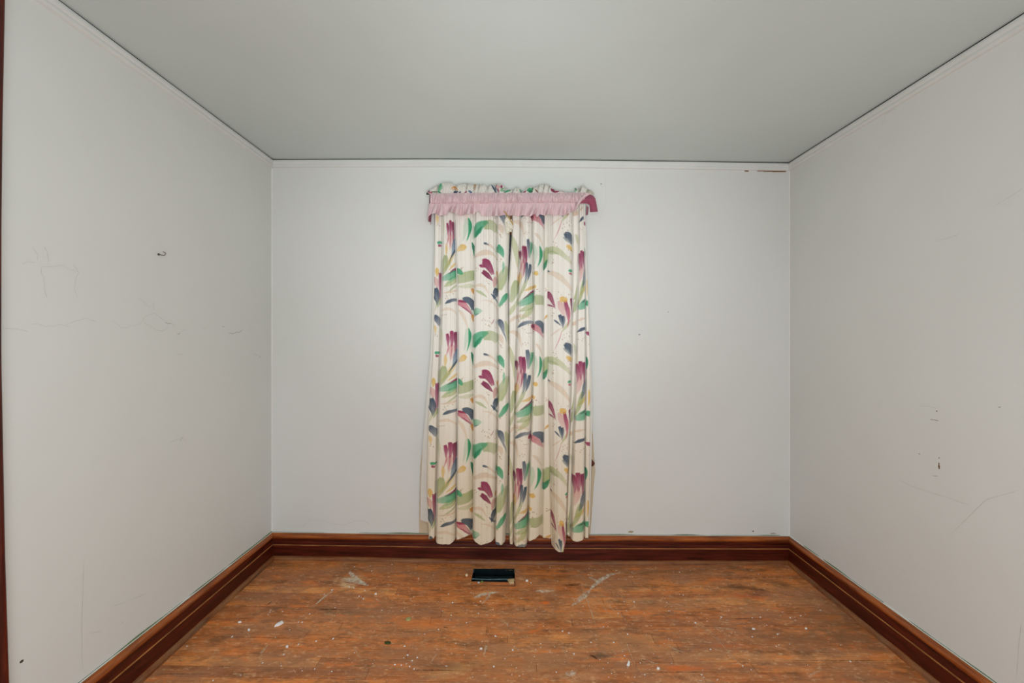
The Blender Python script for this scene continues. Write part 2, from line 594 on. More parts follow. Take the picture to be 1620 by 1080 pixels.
for side, ax in (('back', 'x'), ('left', 'y'), ('right', 'y')):
    base = struct(bb(side, LOW, 'baseboard_' + side, M['board_' + ax], None))
    bb(side, FAS, 'fascia_strip', M['board_' + ax], base)
    bb(side, CAP, 'cap_molding', M['cap_' + ax], base)
    bb(side, EDG, 'worn_edge', M['gold_x'], base)
    bb(side, SHO, 'shoe_molding', M['shoe_' + ax], base)
    # ragged line of old green and white paint where the wall meets the cap
    n = 220
    s0, s1 = (XL, XR) if side == 'back' else ((DY1 + 0.02, D) if side == 'left' else (YB, D))
    for nm, mat, lo, hi, off, amp, thr in (('old_paint_edge', M['old_green'], -0.0015, 0.0034, 0.0018, 0.0045, 0.0), ('white_paint_edge', M['paint_white'], -0.0005, 0.0022, 0.0010, 0.005, 0.20)):
        P = np.zeros((n + 1, 3, 3))
        for i in range(n + 1):
            s = s0 + (s1 - s0) * i / n
            w = max(0.0, mnoise.noise(Vector((s * 5 + len(nm), 2.2, ord(side[0])))) - thr + 0.15) * amp * 2
            zt_ = ztop(side, s)
            for j, (zo, oo) in enumerate(((lo, off + 0.007), (lo + 0.0012, off + 0.004), (hi * 0.6 + w, 0.0008))):
                z = zt_ + zo
                P[i, j] = (s, D - oo, z) if side == 'back' else ((XL + oo, s, z) if side == 'left' else (XR - oo, s, z))
        grid(nm, P, mat, base)

# ---------------------------------------------------------------- ceiling trims, with a dark strip painting the shade of the gap above
TR = [(0.0, -0.0052), (0.016, -0.0052), (0.019, -0.008), (0.0192, -0.024), (0.0172, -0.0275), (0.0150, -0.0285), (0.0150, -0.0335),
      (0.0160, -0.035), (0.0150, -0.046), (0.011, -0.050), (0.0, -0.0515)]
for num, side in ((1, 'back'), (2, 'left'), (3, 'right')):
    s0, s1, n = (XL, XR, 40) if side == 'back' else (YB, D, 40)
    P = np.zeros((n + 1, len(TR), 3))
    G = np.zeros((n + 1, 2, 3))
    for i in range(n + 1):
        for j, (o, dz) in enumerate(TR):
            a, b = (s0 + o, s1 - o) if side == 'back' else (s0, s1 - o)
            s = a + (b - a) * i / n
            X = s if side == 'back' else (XL if side == 'left' else XR)
            z = zc_(X) + dz + (0.0008 * mnoise.noise(Vector((s * 3, 1, num))))
            P[i, j] = (s, D - o, z) if side == 'back' else ((XL + o, s, z) if side == 'left' else (XR - o, s, z))
        s = s0 + (s1 - s0) * i / n
        X = s if side == 'back' else (XL if side == 'left' else XR)
        for j, dz in enumerate((-0.0075, 0.001)):
            G[i, j] = (s, D - 0.0125, zc_(X) + dz) if side == 'back' else ((XL + 0.0125, s, zc_(X) + dz) if side == 'left' else (XR - 0.0125, s, zc_(X) + dz))
    t_ = struct(grid('trim_%d' % num, P, M['trim_paint'], smooth=False))
    grid('dark_gap_shade', G, M['gap'], t_)
# peeled brown edge under the back trim near the right corner
v, f = [], []
for px0, px1, w in ((1178, 1184, .004), (1198, 1208, .002), (1208, 1222, .0035), (1222, 1243, .0045)):
    X0, X1 = (px0 - CX) * D / F, (px1 - CX) * D / F
    zb0 = zc_(X0) - 0.0535
    a, c = box_vf(X0, X1, D - 0.004, D + 0.001, zb0 - w, zb0 + 0.001)
    f += [tuple(i + len(v) for i in q) for q in c]; v += a
obj('bare_wood_edge', v, f, simple('bare_wood', L4(140, 100, 58), 0.7, 0.2, var=0.3), bpy.data.objects['trim_1'])

# vertical paint beads in the two back corners
for X, sg, nm in ((XL, 1, wall_left), (XR, -1, wall_right)):
    P = np.zeros((61, 5, 3))
    for i in range(61):
        z = 0.16 + (2.53 - 0.16) * i / 60
        r = 0.0045 + 0.0016 * mnoise.noise(Vector((z * 6, X, 0)))
        for j in range(5):
            w = math.pi / 2 * j / 4
            P[i, j] = (X + sg * r * (1 - math.sin(w)), D - r * (1 - math.cos(w)), z)
    grid('corner_bead', P, M['bead'], nm)

# ---------------------------------------------------------------- door at the left edge
door = struct(bevel_box('door_1', (XL - 0.075, XL - 0.035, DY0 + 0.012, DY1 - 0.03, 0.03, DZ - 0.012), M['board_z'], None, 0.003))
for z0, z1 in ((0.25, 0.95), (1.15, 1.85)):
    bevel_box('door_panel', (XL - 0.036, XL - 0.028, DY0 + 0.13, DY1 - 0.16, z0, z1), M['cap_z'], door, 0.004)
kb = [(XL - 0.035 + 0.012 * i, DY0 + 0.07, 0.98) for i in range(6)]
v, f = tube(kb, 0.024, 14, [1.0, 0.35, 0.35, 0.9, 1.05, 0.6])
obj('door_knob', v, f, simple('dark_brass', L4(120, 96, 60), 0.35, 0.5, 0.8), door, True)
# casing: its outer edge is slightly bowed
edge_px = [(-0.05, 17.0), (0.0, 14.4), (0.185, 8.3), (0.48, 2.2), (0.67, 2.4), (0.82, 4.2), (1.0, 8.0), (1.15, 11)]


def casing_edge(z):
    # measured outer edge of the casing, converted to a position along the wall
    py = CY - (z - ZC) * F / 1.38
    fr = (1080 - py) / 1080.0
    px = np.interp(fr, [e[0] for e in edge_px], [e[1] for e in edge_px])
    return 0.0 - F * (XL + 0.020) / (CX - px)


prof = [(0.0, 0.0), (0.020, 0.0), (0.0215, 0.003), (0.0215, 0.010), (0.016, 0.014), (0.014, 0.020), (0.014, 0.085), (0.018, 0.09), (0.018, 0.098), (0.0, 0.10)]
P = np.zeros((41, len(prof), 3))
for i in range(41):
    z = 0.021 + (2.525 - 0.021) * i / 40
    e = casing_edge(z)
    for j, (o, w) in enumerate(prof):
        P[i, j] = (XL + o, e - w, z)
casing = struct(grid('trim_4', P, M['board_z'], smooth=False))
bevel_box('head_casing', (XL, XL + 0.022, DY0 - 0.1, DY1 + 0.02, DZ, DZ + 0.065), M['cap_y'], casing, 0.002)
bevel_box('side_casing', (XL, XL + 0.022, DY0 - 0.1, DY0, 0.021, DZ), M['cap_z'], casing, 0.002)
bevel_box('door_jamb', (XL - 0.12, XL, DY1 - 0.022, DY1 + 0.002, 0.021, DZ), M['board_z'], casing, 0.001)

# ---------------------------------------------------------------- window behind the curtains
glass = NT('window_glass')
glass.b.inputs['Transmission Weight'].default_value = 1.0
glass.b.inputs['Roughness'].default_value = 0.4
glass.b.inputs['Base Color'].default_value = (0.9, 0.95, 0.95, 1)
fr = 0.045
v, f = [], []
for b in ((wx0, wx0 + 0.03, D + 0.03, D + 0.13, wz0, wz1), (wx1 - 0.03, wx1, D + 0.03, D + 0.13, wz0, wz1),
          (wx0, wx1, D + 0.03, D + 0.13, wz1 - 0.03, wz1), (wx0, wx1, D + 0.03, D + 0.13, wz0, wz0 + 0.03)):
    a, c = box_vf(*b)
    f += [tuple(i + len(v) for i in q) for q in c]; v += a
win = struct(obj('window_1', v, f, M['board_z']))
zm = (wz0 + wz1) / 2
for (z0, z1, y0) in ((wz0 + 0.03, zm + 0.02, D + 0.04), (zm - 0.02, wz1 - 0.03, D + 0.08)):
    v, f = [], []
    for b in ((wx0 + 0.03, wx0 + 0.03 + fr, y0, y0 + 0.035, z0, z1), (wx1 - 0.03 - fr, wx1 - 0.03, y0, y0 + 0.035, z0, z1),
              (wx0 + 0.03 + fr, wx1 - 0.03 - fr, y0, y0 + 0.035, z0, z0 + fr), (wx0 + 0.03 + fr, wx1 - 0.03 - fr, y0, y0 + 0.035, z1 - fr, z1)):
        a, c = box_vf(*b)
        f += [tuple(i + len(v) for i in q) for q in c]; v += a
    s_ = obj('sash', v, f, M['cap_z'], win)
    v, f = box_vf(wx0 + 0.03 + fr - 0.004, wx1 - 0.03 - fr + 0.004, y0 + 0.015, y0 + 0.019, z0 + fr - 0.004, z1 - fr + 0.004)
    obj('pane', v, f, glass.m, s_)
cw = 0.034
bevel_box('window_casing', (wx0 - cw, wx0, D - 0.018, D, wz0, wz1), M['cap_z'], win, 0.003)
bevel_box('window_casing', (wx1, wx1 + cw, D - 0.018, D, wz0, wz1), M['cap_z'], win, 0.003)
bevel_box('head_casing', (wx0 - cw, wx1 + cw, D - 0.020, D, wz1, wz1 + 0.055), M['cap_x'], win, 0.003)
bevel_box('apron', (wx0 - cw, wx1 + cw, D - 0.016, D, wz0 - 0.09, wz0 - 0.03), M['cap_x'], win, 0.003)
# stool with a pointed nose profile showing past the curtain at the right
sx0, sx1 = (682 - CX) * D / F, (941.0 - CX) * 2.915 / F
zs_ = ZC - (731.5 - CY) * 2.915 / F
pf = [(-0.006, 0.021), (0.0045, 0.017), (0.017, 0.004), (0.0225, -0.004), (0.019, -0.013), (0.012, -0.021), (-0.006, -0.021)]
v, f = [], []
for (yo, sh) in ((D, 0.0), (D - 0.026, 0.0), (D - 0.034, -0.006)):
    for ex, zz_ in pf:
        v.append((sx1 - 0.022 + ex + sh, yo, zs_ + zz_))
    for ex, zz_ in reversed(pf):
        v.append((sx0 + 0.022 - ex - sh, yo, zs_ + zz_))
m_ = len(pf) * 2
for r in range(2):
    for j in range(m_):
        f.append((r * m_ + j, r * m_ + (j + 1) % m_, (r + 1) * m_ + (j + 1) % m_, (r + 1) * m_ + j))
f += [tuple(range(m_)), tuple(range(3 * m_ - 1, 2 * m_ - 1, -1))]
obj('sill', v, f, M['board_x'], win)

# ---------------------------------------------------------------- the printed cotton (flat print, painted into a repeat tile)
MAG, DMAG, PNK, LPK = (150, 52, 92), (128, 38, 76), (204, 112, 130), (226, 178, 176)
GRN, DGRN, LGR, OLV, LOLV = (62, 164, 118), (34, 128, 92), (142, 192, 156), (158, 176, 118), (196, 204, 160)
NVY, BLU, GBL = (58, 76, 100), (76, 108, 146), (150, 160, 164)
YEL, PCH, ORG, DOT = (232, 190, 104), (226, 198, 172), (216, 152, 66), (182, 150, 118)
CLOTH = (249, 245, 237)
YS = np.array([300, 372, 410, 450, 570, 670, 770, 870], float)
BL = np.array([[686.5, 686, 685.5, 685, 682, 674.5, 673, 678], [700.5, 699.5, 699, 698, 695, 692, 690, 688.5],
               [717, 719, 721, 723, 724, 723, 722, 721], [750, 750, 749.5, 749, 748, 748, 747.5, 746.5],
               [786, 786, 786.5, 787, 788, 787, 785, 782.5], [809, 806.3, 804.6, 803.6, 804.8, 805.5, 803, 799]])
BR = np.array([[810, 809.4, 807, 804.2, 805.2, 806, 805, 806], [824, 823, 822, 820, 816, 814, 812, 812],
               [842, 842, 843, 844, 844, 840, 836, 834.3], [861, 861, 861, 860, 860, 860, 859, 857],
               [867, 867, 867, 867, 867, 869, 871, 873.5], [906, 906, 906, 906, 905, 902, 898, 894.5],
               [916, 916, 915, 914, 911, 907, 904, 901], [923, 924.5, 925.5, 926.5, 927, 926, 925, 924],
               [926.5, 927, 928.5, 930.5, 935, 935.3, 934, 931.5]])


def bounds(B, y):
    return np.array([np.interp(y, YS, r) for r in B])


PER = 174.0
CELL = 0.4     # px per tile cell


class Canvas:
    def __init__(s, B, wrap=True):
        s.B = B
        s.nom = bounds(B, 570.0)
        s.x0 = s.nom[0] - 1
        s.w = int((s.nom[-1] + 1 - s.x0) / CELL)
        s.h = int(PER / CELL)
        s.img = np.ones((s.h, s.w, 3)) * np.array(CLOTH, float)
        s.X = (np.arange(s.w) + 0.5) * CELL + s.x0
        s.Y = (np.arange(s.h) + 0.5) * CELL

    def brush(s, pts, w, col, al=1.0, fade=(1, 1), taper=(0.35, 0.15), clip=None, streak=0.35, seed=0):
        """pts in zoom units of the middle crop (x 660+u/5.4, y 470+v/5.4)"""
        P = []
        for u, vv in pts:
            px, py = 660 + u / 5.4, 470 + vv / 5.4
            b = bounds(s.B, py)
            if px < b[0]: xx = s.nom[0] + (px - b[0])
            elif px > b[-1]: xx = s.nom[-1] + (px - b[-1])
            else: xx = np.interp(px, b, s.nom)
            P.append((xx, py - 470.0))
        P = np.array(P)
        if len(P) == 2: P = np.array([P[0], (P[0] + P[1]) / 2 + np.array([(P[1] - P[0])[1], -(P[1] - P[0])[0]]) * 0.04, P[1]])
        tt = np.linspace(0, 1, 30)[:, None]
        Q = (1 - tt) ** 2 * P[0] + 2 * tt * (1 - tt) * (2 * P[1] - (P[0] + P[2]) / 2) + tt ** 2 * P[2]
        W = w / 5.4 / 2
        rng = np.random.default_rng(seed * 31 + int(abs(pts[0][0] * 7 + pts[0][1] * 3)) + int(w))
        br = rng.random(14)
        cx0 = s.nom[clip[0]] if clip else -1e9
        cx1 = s.nom[clip[1]] if clip else 1e9
        for k in (-1, 0, 1, 2):
            oy = k * PER
            qx, qy = Q[:, 0], Q[:, 1] + oy
            if qy.max() + W < 0 or qy.min() - W > PER: continue
            i0 = max(0, int((qy.min() - W) / CELL) - 2); i1 = min(s.h, int((qy.max() + W) / CELL) + 3)
            j0 = max(0, int((qx.min() - W - s.x0) / CELL) - 2); j1 = min(s.w, int((qx.max() + W - s.x0) / CELL) + 3)
            if i1 <= i0 or j1 <= j0: continue
            XX, YY = np.meshgrid(s.X[j0:j1], s.Y[i0:i1])
            dx = XX[..., None] - qx; dy = YY[..., None] - qy
            dd = dx * dx + dy * dy
            im = dd.argmin(-1)
            t = im / 29.0
            tx = np.gradient(qx)[im]; ty = np.gradient(qy)[im]
            nl = np.hypot(tx, ty) + 1e-9
            gx = np.take_along_axis(dx, im[..., None], -1)[..., 0]
            gy = np.take_along_axis(dy, im[..., None], -1)[..., 0]
            lat = (gx * ty - gy * tx) / nl
            lon = (gx * tx + gy * ty) / nl
            wt = W * np.minimum(1.0, np.minimum(taper[0] + (1 - taper[0]) * np.clip(t / 0.3, 0, 1) ** 0.7,
                                               taper[1] + (1 - taper[1]) * np.clip((1 - t) / 0.55, 0, 1) ** 0.8))
            bi = np.clip((lat / (W + 1e-6) * 0.5 + 0.5) * 13, 0, 12.999)
            b0 = br[bi.astype(int)] * (1 - bi % 1) + br[np.minimum(bi.astype(int) + 1, 13)] * (bi % 1)
            endcut = np.where(lon > 0, lon, -lon * 1.4) * (t > 0.95) + (-lon) * (t < 0.05)
            edge = np.clip((wt - np.abs(lat)) / 0.5 + 0.3, 0, 1)
            edge *= np.clip(1.2 - np.maximum(endcut, 0) / (0.25 * W * (0.2 + b0) + 0.3), 0, 1)
            a = al * edge * (fade[0] + (fade[1] - fade[0]) * t) * (1 - streak * (1 - b0) * (0.35 + 0.65 * t))
            if clip: a = a * ((XX >= cx0) & (XX <= cx1))
            c = np.array(col, float) * (1 + 0.10 * (b0[..., None] - 0.5))
            reg = s.img[i0:i1, j0:j1]
            reg += (c - reg) * np.clip(a, 0, 1)[..., None]

    def dots(s, cen, n, spread, col=DOT, seed=0):
        rng = np.random.default_rng(seed + 5)
        for _ in range(n):
            u = cen[0] + rng.normal() * spread; v_ = cen[1] + rng.normal() * spread
            s.brush([(u, v_), (u + 4, v_ + 4)], rng.uniform(5, 8), col, 0.75, taper=(1, 1), streak=0)

    def sample(s, xn, y):
        fx = np.clip((xn - s.x0) / CELL - 0.5, 0, s.w - 1.001)
        fy = ((y - 470.0) % PER) / CELL - 0.5
        ix = fx.astype(int); iy = np.floor(fy).astype(int)
        tx = (fx - ix)[..., None]; ty = (fy - iy)[..., None]
        g = lambda a, b: s.img[a % s.h, np.minimum(b, s.w - 1)]
        return (g(iy, ix) * (1 - tx) + g(iy, ix + 1) * tx) * (1 - ty) + (g(iy + 1, ix) * (1 - tx) + g(iy + 1, ix + 1) * tx) * ty


CL = Canvas(BL)
CR = Canvas(BR)
b = CL.brush
# ---- pale background washes first
c = (1, 2)
b([(195, 250), (215, 430)], 34, LOLV, .7, (1, .4), clip=c)
b([(200, 120), (290, 105), (345, 160)], 26, PCH, .45, clip=c)
b([(300, 400), (290, 540)], 60, LPK, .9, (.9, .5), clip=c)
b([(245, 490), (240, 600)], 30, YEL, .6, clip=c)
b([(330, 560), (200, 720)], 40, YEL, .5, clip=c)
b([(235, 590), (190, 740)], 75, OLV, .75, (1, .7), (.5, .4), clip=c)
b([(300, 600), (195, 760)], 22, OLV, .6, clip=c)
b([(340, 650), (262, 712)], 20, YEL, .7, clip=c)
b([(345, 770), (215, 850)], 64, LOLV, .9, clip=c)
b([(345, 830), (240, 905)], 16, OLV, .6, clip=c)
b([(345, 880), (200, 905)], 22, PCH, .6, clip=c)
c = (2, 3)
b([(425, 270), (400, 460)], 36, LGR, .3, clip=c)
b([(350, 110), (400, 170), (440, 300)], 30, PCH, .45, clip=c)
b([(480, 740), (345, 790)], 88, OLV, .72, (1, .85), (.8, .8), clip=c)
b([(480, 835), (350, 850)], 40, LOLV, .5, clip=c)
c = (3, 4)
b([(570, 335), (640, 330), (690, 370)], 84, OLV, .62, (1, .8), (.8, .8), clip=c)
b([(480, 600), (600, 562), (690, 610)], 48, PCH, .55, clip=c)
b([(590, 495), (640, 510), (690, 570)], 22, PCH, .55, clip=c)
b([(480, 855), (560, 845), (610, 920)], 30, PCH, .5, clip=c)
b([(500, 885), (600, 945)], 26, OLV, .6, clip=c)
b([(672, 770), (655, 860)], 44, LPK, .9, clip=c)
b([(560, 30), (660, 60), (690, 170)], 16, PCH, .4, clip=c)
b([(650, 0), (600, 90)], 14, PCH, .3, clip=c)
c = (4, 5)
b([(752, 205), (785, 420)], 40, LOLV, .8, clip=c)
b([(705, 320), (730, 400)], 40, PCH, .6, clip=c)
b([(705, 870), (775, 680)], 84, OLV, .68, (1, .8), (.6, .4), clip=c)
b([(690, 900), (760, 760)], 26, LOLV, .9, clip=c)
b([(740, 640), (735, 740)], 22, GRN, .5, clip=c)
c = (0, 1)
b([(150, 240), (156, 310)], 24, YEL, .6, clip=c)
b([(115, 770), (140, 860)], 46, LPK, .8, clip=c)
b([(170, 950), (140, 1030)], 24, OLV, .6, clip=c)
b([(170, 20), (150, 120)], 20, LOLV, .6, clip=c)
# ---- strong strokes, left
c = (0, 1)
b([(155, 155), (188, 245)], 50, NVY, .9, (1, .5), clip=c)
b([(155, 476), (186, 474)], 26, GRN, .9, taper=(.8, .8), clip=c)
b([(160, 500), (182, 502)], 22, MAG, .85, taper=(.8, .8), clip=c)
b([(140, 690), (138, 765)], 34, YEL, .85, clip=c)
b([(172, 735), (155, 975)], 34, MAG, .9, (1, .5), (.8, .2), clip=c)
b([(125, 865), (135, 1010)], 50, NVY, .92, (1, .5), (.6, .1), clip=c)
b([(84, 915), (128, 985)], 16, NVY, .85, clip=c)
c = (1, 2)
b([(262, 315), (268, 415)], 30, MAG, .95, (1, .6), (.8, .3), clip=c)
b([(298, 292), (298, 420)], 40, MAG, .95, (1, .6), (.8, .3), clip=c, seed=2)
b([(330, 300), (325, 470)], 34, DMAG, .95, (1, .6), (.8, .15), clip=c, seed=3)
b([(275, 400), (250, 505)], 12, PNK, .8, clip=c)
b([(300, 400), (285, 530)], 12, PNK, .8, clip=c)
b([(346, 440), (300, 610)], 46, BLU, .85, (1, .4), (.4, .1), clip=c)
b([(348, 520), (270, 640)], 16, NVY, .7, clip=c)
b([(345, 694), (256, 745)], 24, MAG, .9, (1, .9), (.8, .1), clip=c)
b([(345, 735), (190, 785)], 66, GRN, .85, (1, .45), (.9, .5), clip=c)
b([(340, 770), (240, 825)], 24, LGR, .8, (1, .5), clip=c)
b([(224, 997), (280, 972), (345, 962)], 30, NVY, .88, (1, .8), (.1, .8), clip=c)
c = (2, 3)
b([(438, 262), (450, 350), (424, 468)], 24, GRN, .95, (1, 1), (.1, .1), clip=c, streak=.1)
b([(412, 500), (360, 545)], 52, YEL, .85, (1, .6), (.7, .3), clip=c)
b([(462, 470), (475, 590)], 20, DGRN, .9, clip=c)
b([(345, 710), (388, 742)], 46, GRN, .9, taper=(.9, .5), clip=c)
b([(395, 20), (450, 35), (484, 100)], 54, NVY, .9, (.9, 1), (.6, .8), clip=c)
b([(345, 45), (410, 75), (474, 158)], 52, PNK, .9, (1, .6), (.8, .1), clip=c)
b([(350, 30), (420, 48)], 22, MAG, .85, clip=c)
b([(380, 80), (470, 150)], 14, MAG, .6, clip=c)
b([(468, 150), (478, 205)], 24, ORG, .8, taper=(.8, .5), clip=c)
b([(462, 865), (474, 905)], 24, ORG, .8, taper=(.8, .5), clip=c)
c = (3, 4)
b([(485, 130), (555, 118)], 60, GRN, .7, (1, .4), (.8, .2), clip=c)
b([(488, 165), (530, 140)], 12, NVY, .5, clip=c)
b([(657, 188), (634, 238)], 7, MAG, .6, clip=c)
b([(484, 420), (520, 345), (600, 305)], 92, GRN, .9, (1, .75), (.5, .3), clip=c)
b([(490, 425), (560, 335)], 30, DGRN, .6, clip=c)
b([(572, 484), (620, 500)], 20, NVY, .9, (1, .5), (.8, .1), clip=c)
b([(560, 640), (605, 668), (648, 745)], 74, MAG, .95, (1, .95), (.6, .4), clip=c)
b([(560, 725), (648, 805)], 44, DMAG, .95, (1, .9), (.8, .1), clip=c)
b([(530, 672), (580, 690)], 28, MAG, .9, clip=c)
b([(684, 715), (690, 770)], 22, ORG, .6, clip=c)
b([(678, 866), (655, 955)], 50, NVY, .92, (1, .7), (.7, .2), clip=c)
b([(634, 915), (690, 990)], 18, NVY, .85, (1, .6), clip=c)
c = (4, 5)
b([(775, 905), (700, 1015)], 44, GRN, .92, (1, .8), (.2, .5), clip=c)
b([(696, 195), (722, 240), (745, 330)], 50, NVY, .88, (1, .5), (.4, .1), clip=c)
b([(740, 300), (765, 390)], 10, NVY, .5, clip=c)
b([(694, 505), (742, 602)], 52, GRN, .92, (1, .8), (.8, .1), clip=c)
for cen, n, sp in (((250, 925), 6, 20), ((385, 700), 6, 20), ((600, 200), 9, 24), ((620, 240), 4, 20), ((715, 410), 6, 14), ((720, 70), 5, 14),
                   ((240, 160), 5, 20), ((500, 700), 4, 14), ((600, 830), 4, 16), ((560, 690), 3, 30), ((160, 330), 4, 12), ((705, 620), 4, 12)):
    CL.dots(cen, n, sp, seed=n + int(cen[0]))
# ---- right panel
b = CR.brush
c = (0, 2)
b([(790, 150), (870, 30)], 34, LOLV, .75, clip=c)
b([(985, 90), (880, 190)], 54, LOLV, .85, clip=c)
b([(790, 215), (880, 160), (990, 190)], 32, PCH, .5, clip=c)
b([(790, 300), (860, 320), (890, 430)], 40, PCH, .5, clip=c)
b([(785, 420), (830, 700)], 40, LOLV, .75, clip=c)
b([(885, 620), (868, 790)], 52, LPK, .9, (1, .6), clip=c)
b([(850, 730), (835, 850)], 38, YEL, .65, clip=c)
b([(825, 800), (800, 980)], 52, OLV, .72, (1, .8), (.5, .4), clip=c)
b([(905, 790), (815, 1000)], 24, LOLV, .8, clip=c)
b([(990, 990), (850, 1060)], 56, OLV, .55, clip=c)
b([(988, 848), (890, 885)], 30, YEL, .75, clip=c)
b([(845, 545), (852, 620)], 30, MAG, .95, (1, .7), (.8, .3), clip=c)
b([(880, 508), (882, 650)], 38, MAG, .95, (1, .6), (.8, .3), clip=c, seed=4)
b([(908, 512), (906, 700)], 34, DMAG, .95, (1, .6), (.8, .2), clip=c, seed=5)
b([(860, 610), (842, 770)], 12, PNK, .8, clip=c)
b([(895, 640), (882, 770)], 12, MAG, .8, clip=c)
b([(938, 452), (946, 610)], 40, NVY, .8, (1, .5), (.7, .3), clip=c)
b([(980, 472), (952, 610)], 36, LGR, .95, (1, .6), (.8, .1), clip=c)
b([(982, 480), (960, 580)], 18, GRN, .7, clip=c)
b([(920, 650), (900, 830)], 34, NVY, .88, (1, .4), (.8, .2), clip=c)
b([(958, 665), (925, 800)], 34, NVY, .92, (1, .7), (.8, .2), clip=c, seed=3)
b([(930, 780), (862, 920)], 12, OLV, .7, clip=c)
b([(986, 882), (876, 958)], 24, MAG, .92, (1, .9), (.8, .1), clip=c)
b([(995, 925), (850, 1000)], 78, GRN, .88, (1, .5), (.9, .5), clip=c)
b([(998, 912), (975, 960)], 26, DGRN, .85, clip=c)
b([(858, 262), (920, 222), (998, 218)], 32, NVY, .85, (1, .6), (.1, .8), clip=c)
c = (2, 3)
b([(1010, 500), (1000, 670)], 30, LGR, .35, clip=c)
b([(1010, 400), (1040, 430), (1075, 510)], 24, PCH, .5, clip=c)
b([(995, 968), (1080, 965)], 86, OLV, .68, (1, .85), (.9, .9), clip=c)
b([(1010, 222), (1060, 235), (1085, 300)], 52, NVY, .9, (.8, 1), (.5, .7), clip=c)
b([(1045, 505), (1055, 590), (1024, 684)], 26, GRN, .95, (1, 1), (.2, .1), clip=c, streak=.1)
b([(998, 745), (1022, 735)], 42, YEL, .9, taper=(.7, .8), clip=c)
b([(985, 840), (998, 865)], 30, YEL, .8, clip=(1, 3))
b([(978, 245), (1030, 275), (1080, 345)], 52, PNK, .9, (1, .6), (.7, .1), clip=(1, 3))
b([(975, 242), (1000, 255)], 30, MAG, .9, clip=(1, 3))
c = (3, 4)
b([(1112, 150), (1085, 188)], 18, ORG, .7, clip=c)
b([(1085, 650), (1118, 520)], 66, OLV, .8, (1, 1), (.8, .8), clip=c)
b([(1080, 700), (1114, 615)], 34, DGRN, .85, clip=c)
c = (4, 5)
b([(1120, 530), (1210, 560), (1320, 670)], 54, LOLV, .9, (1, .6), (.8, .3), clip=c)
b([(1120, 555), (1200, 575)], 30, OLV, .5, clip=c)
b([(1120, 720), (1230, 790), (1320, 920)], 50, PCH, .5, clip=c)
b([(1205, 40), (1262, 190)], 62, LPK, .85, (1, .5), clip=c)
b([(1300, 200), (1225, 300)], 26, LOLV, .8, clip=c)
b([(1140, 330), (1260, 250)], 14, PCH, .5, clip=c)
b([(1110, 905), (1140, 930), (1178, 1035)], 44, MAG, .95, (1, .8), (.8, .2), clip=c)
b([(1120, 1000), (1175, 1030)], 16, DMAG, .7, clip=c)
b([(1250, 975), (1268, 1130)], 34, MAG, .92, (1, .6), (.8, .3), clip=c)
b([(1305, 955), (1312, 1130)], 50, DMAG, .94, (1, .7), (.8, .4), clip=c)
b([(1278, 1030), (1262, 1200)], 22, PNK, .85, clip=c)
b([(1215, 958), (1262, 972)], 50, YEL, .88, taper=(.7, .7), clip=c)
b([(1212, 155), (1240, 265)], 34, NVY, .92, (1, .4), (.8, .2), clip=c)
b([(1240, 165), (1245, 250)], 30, NVY, .85, (1, .4), (.8, .2), clip=c)
b([(1166, 196), (1222, 246)], 16, NVY, .85, clip=c)
b([(1230, 290), (1158, 465)], 9, PNK, .6, clip=c)
b([(1258, 400), (1330, 470)], 62, NVY, .9, (1, .9), (.5, .9), clip=c)
b([(1245, 435), (1320, 505)], 26, GBL, .85, clip=c)
b([(1272, 508), (1325, 545)], 36, YEL, .85, taper=(.6, .8), clip=c)
b([(1114, 706), (1138, 722)], 14, NVY, .8, clip=c)
b([(1280, 720), (1316, 718)], 24, GRN, .9, taper=(.3, .8), clip=c)
b([(1286, 740), (1312, 748)], 20, PNK, .9, taper=(.6, .8), clip=c)
c = (5, 6)
b([(1372, 790), (1335, 960)], 56, OLV, .85, (1, .9), (.8, .8), clip=c)
b([(1372, 10), (1335, 130)], 44, OLV, .7, clip=c)
b([(1330, 240), (1372, 200)], 34, PCH, .8, clip=c)
b([(1340, 400), (1360, 560)], 20, LOLV, .7, clip=c)
c = (6, 7)
b([(1385, 660), (1362, 820)], 46, LPK, .9, (1, .6), clip=c)
b([(1440, 840), (1360, 925)], 30, YEL, .7, clip=c)
b([(1405, 800), (1340, 1010)], 40, OLV, .7, clip=c)
b([(1372, 200), (1440, 180)], 24, PCH, .6, clip=c)
b([(1360, 570), (1364, 720)], 28, MAG, .95, (1, .5), (.8, .2), clip=c)
b([(1388, 548), (1390, 700)], 38, MAG, .95, (1, .5), (.8, .3), clip=c, seed=9)
b([(1420, 555), (1416, 730)], 32, DMAG, .95, (1, .6), (.8, .2), clip=c, seed=8)
b([(1440, 695), (1395, 860)], 46, NVY, .82, (1, .6), (.3, .2), clip=c)
b([(1366, 298), (1410, 272), (1450, 268)], 28, NVY, .88, taper=(.1, .9), clip=c)
b([(1450, 950), (1380, 990)], 20, MAG, .9, clip=c)
b([(1450, 980), (1350, 1030)], 76, GRN, .88, (1, .6), (.9, .5), clip=c)
c = (7, 8)
b([(1445, 300), (1485, 330)], 34, MAG, .85, clip=c)
b([(1446, 510), (1446, 615)], 20, DGRN, .9, clip=c)
b([(1466, 790), (1460, 930)], 22, YEL, .8, clip=c)
b([(1445, 985), (1478, 1000)], 46, GRN, .9, taper=(.9, .9), clip=c)
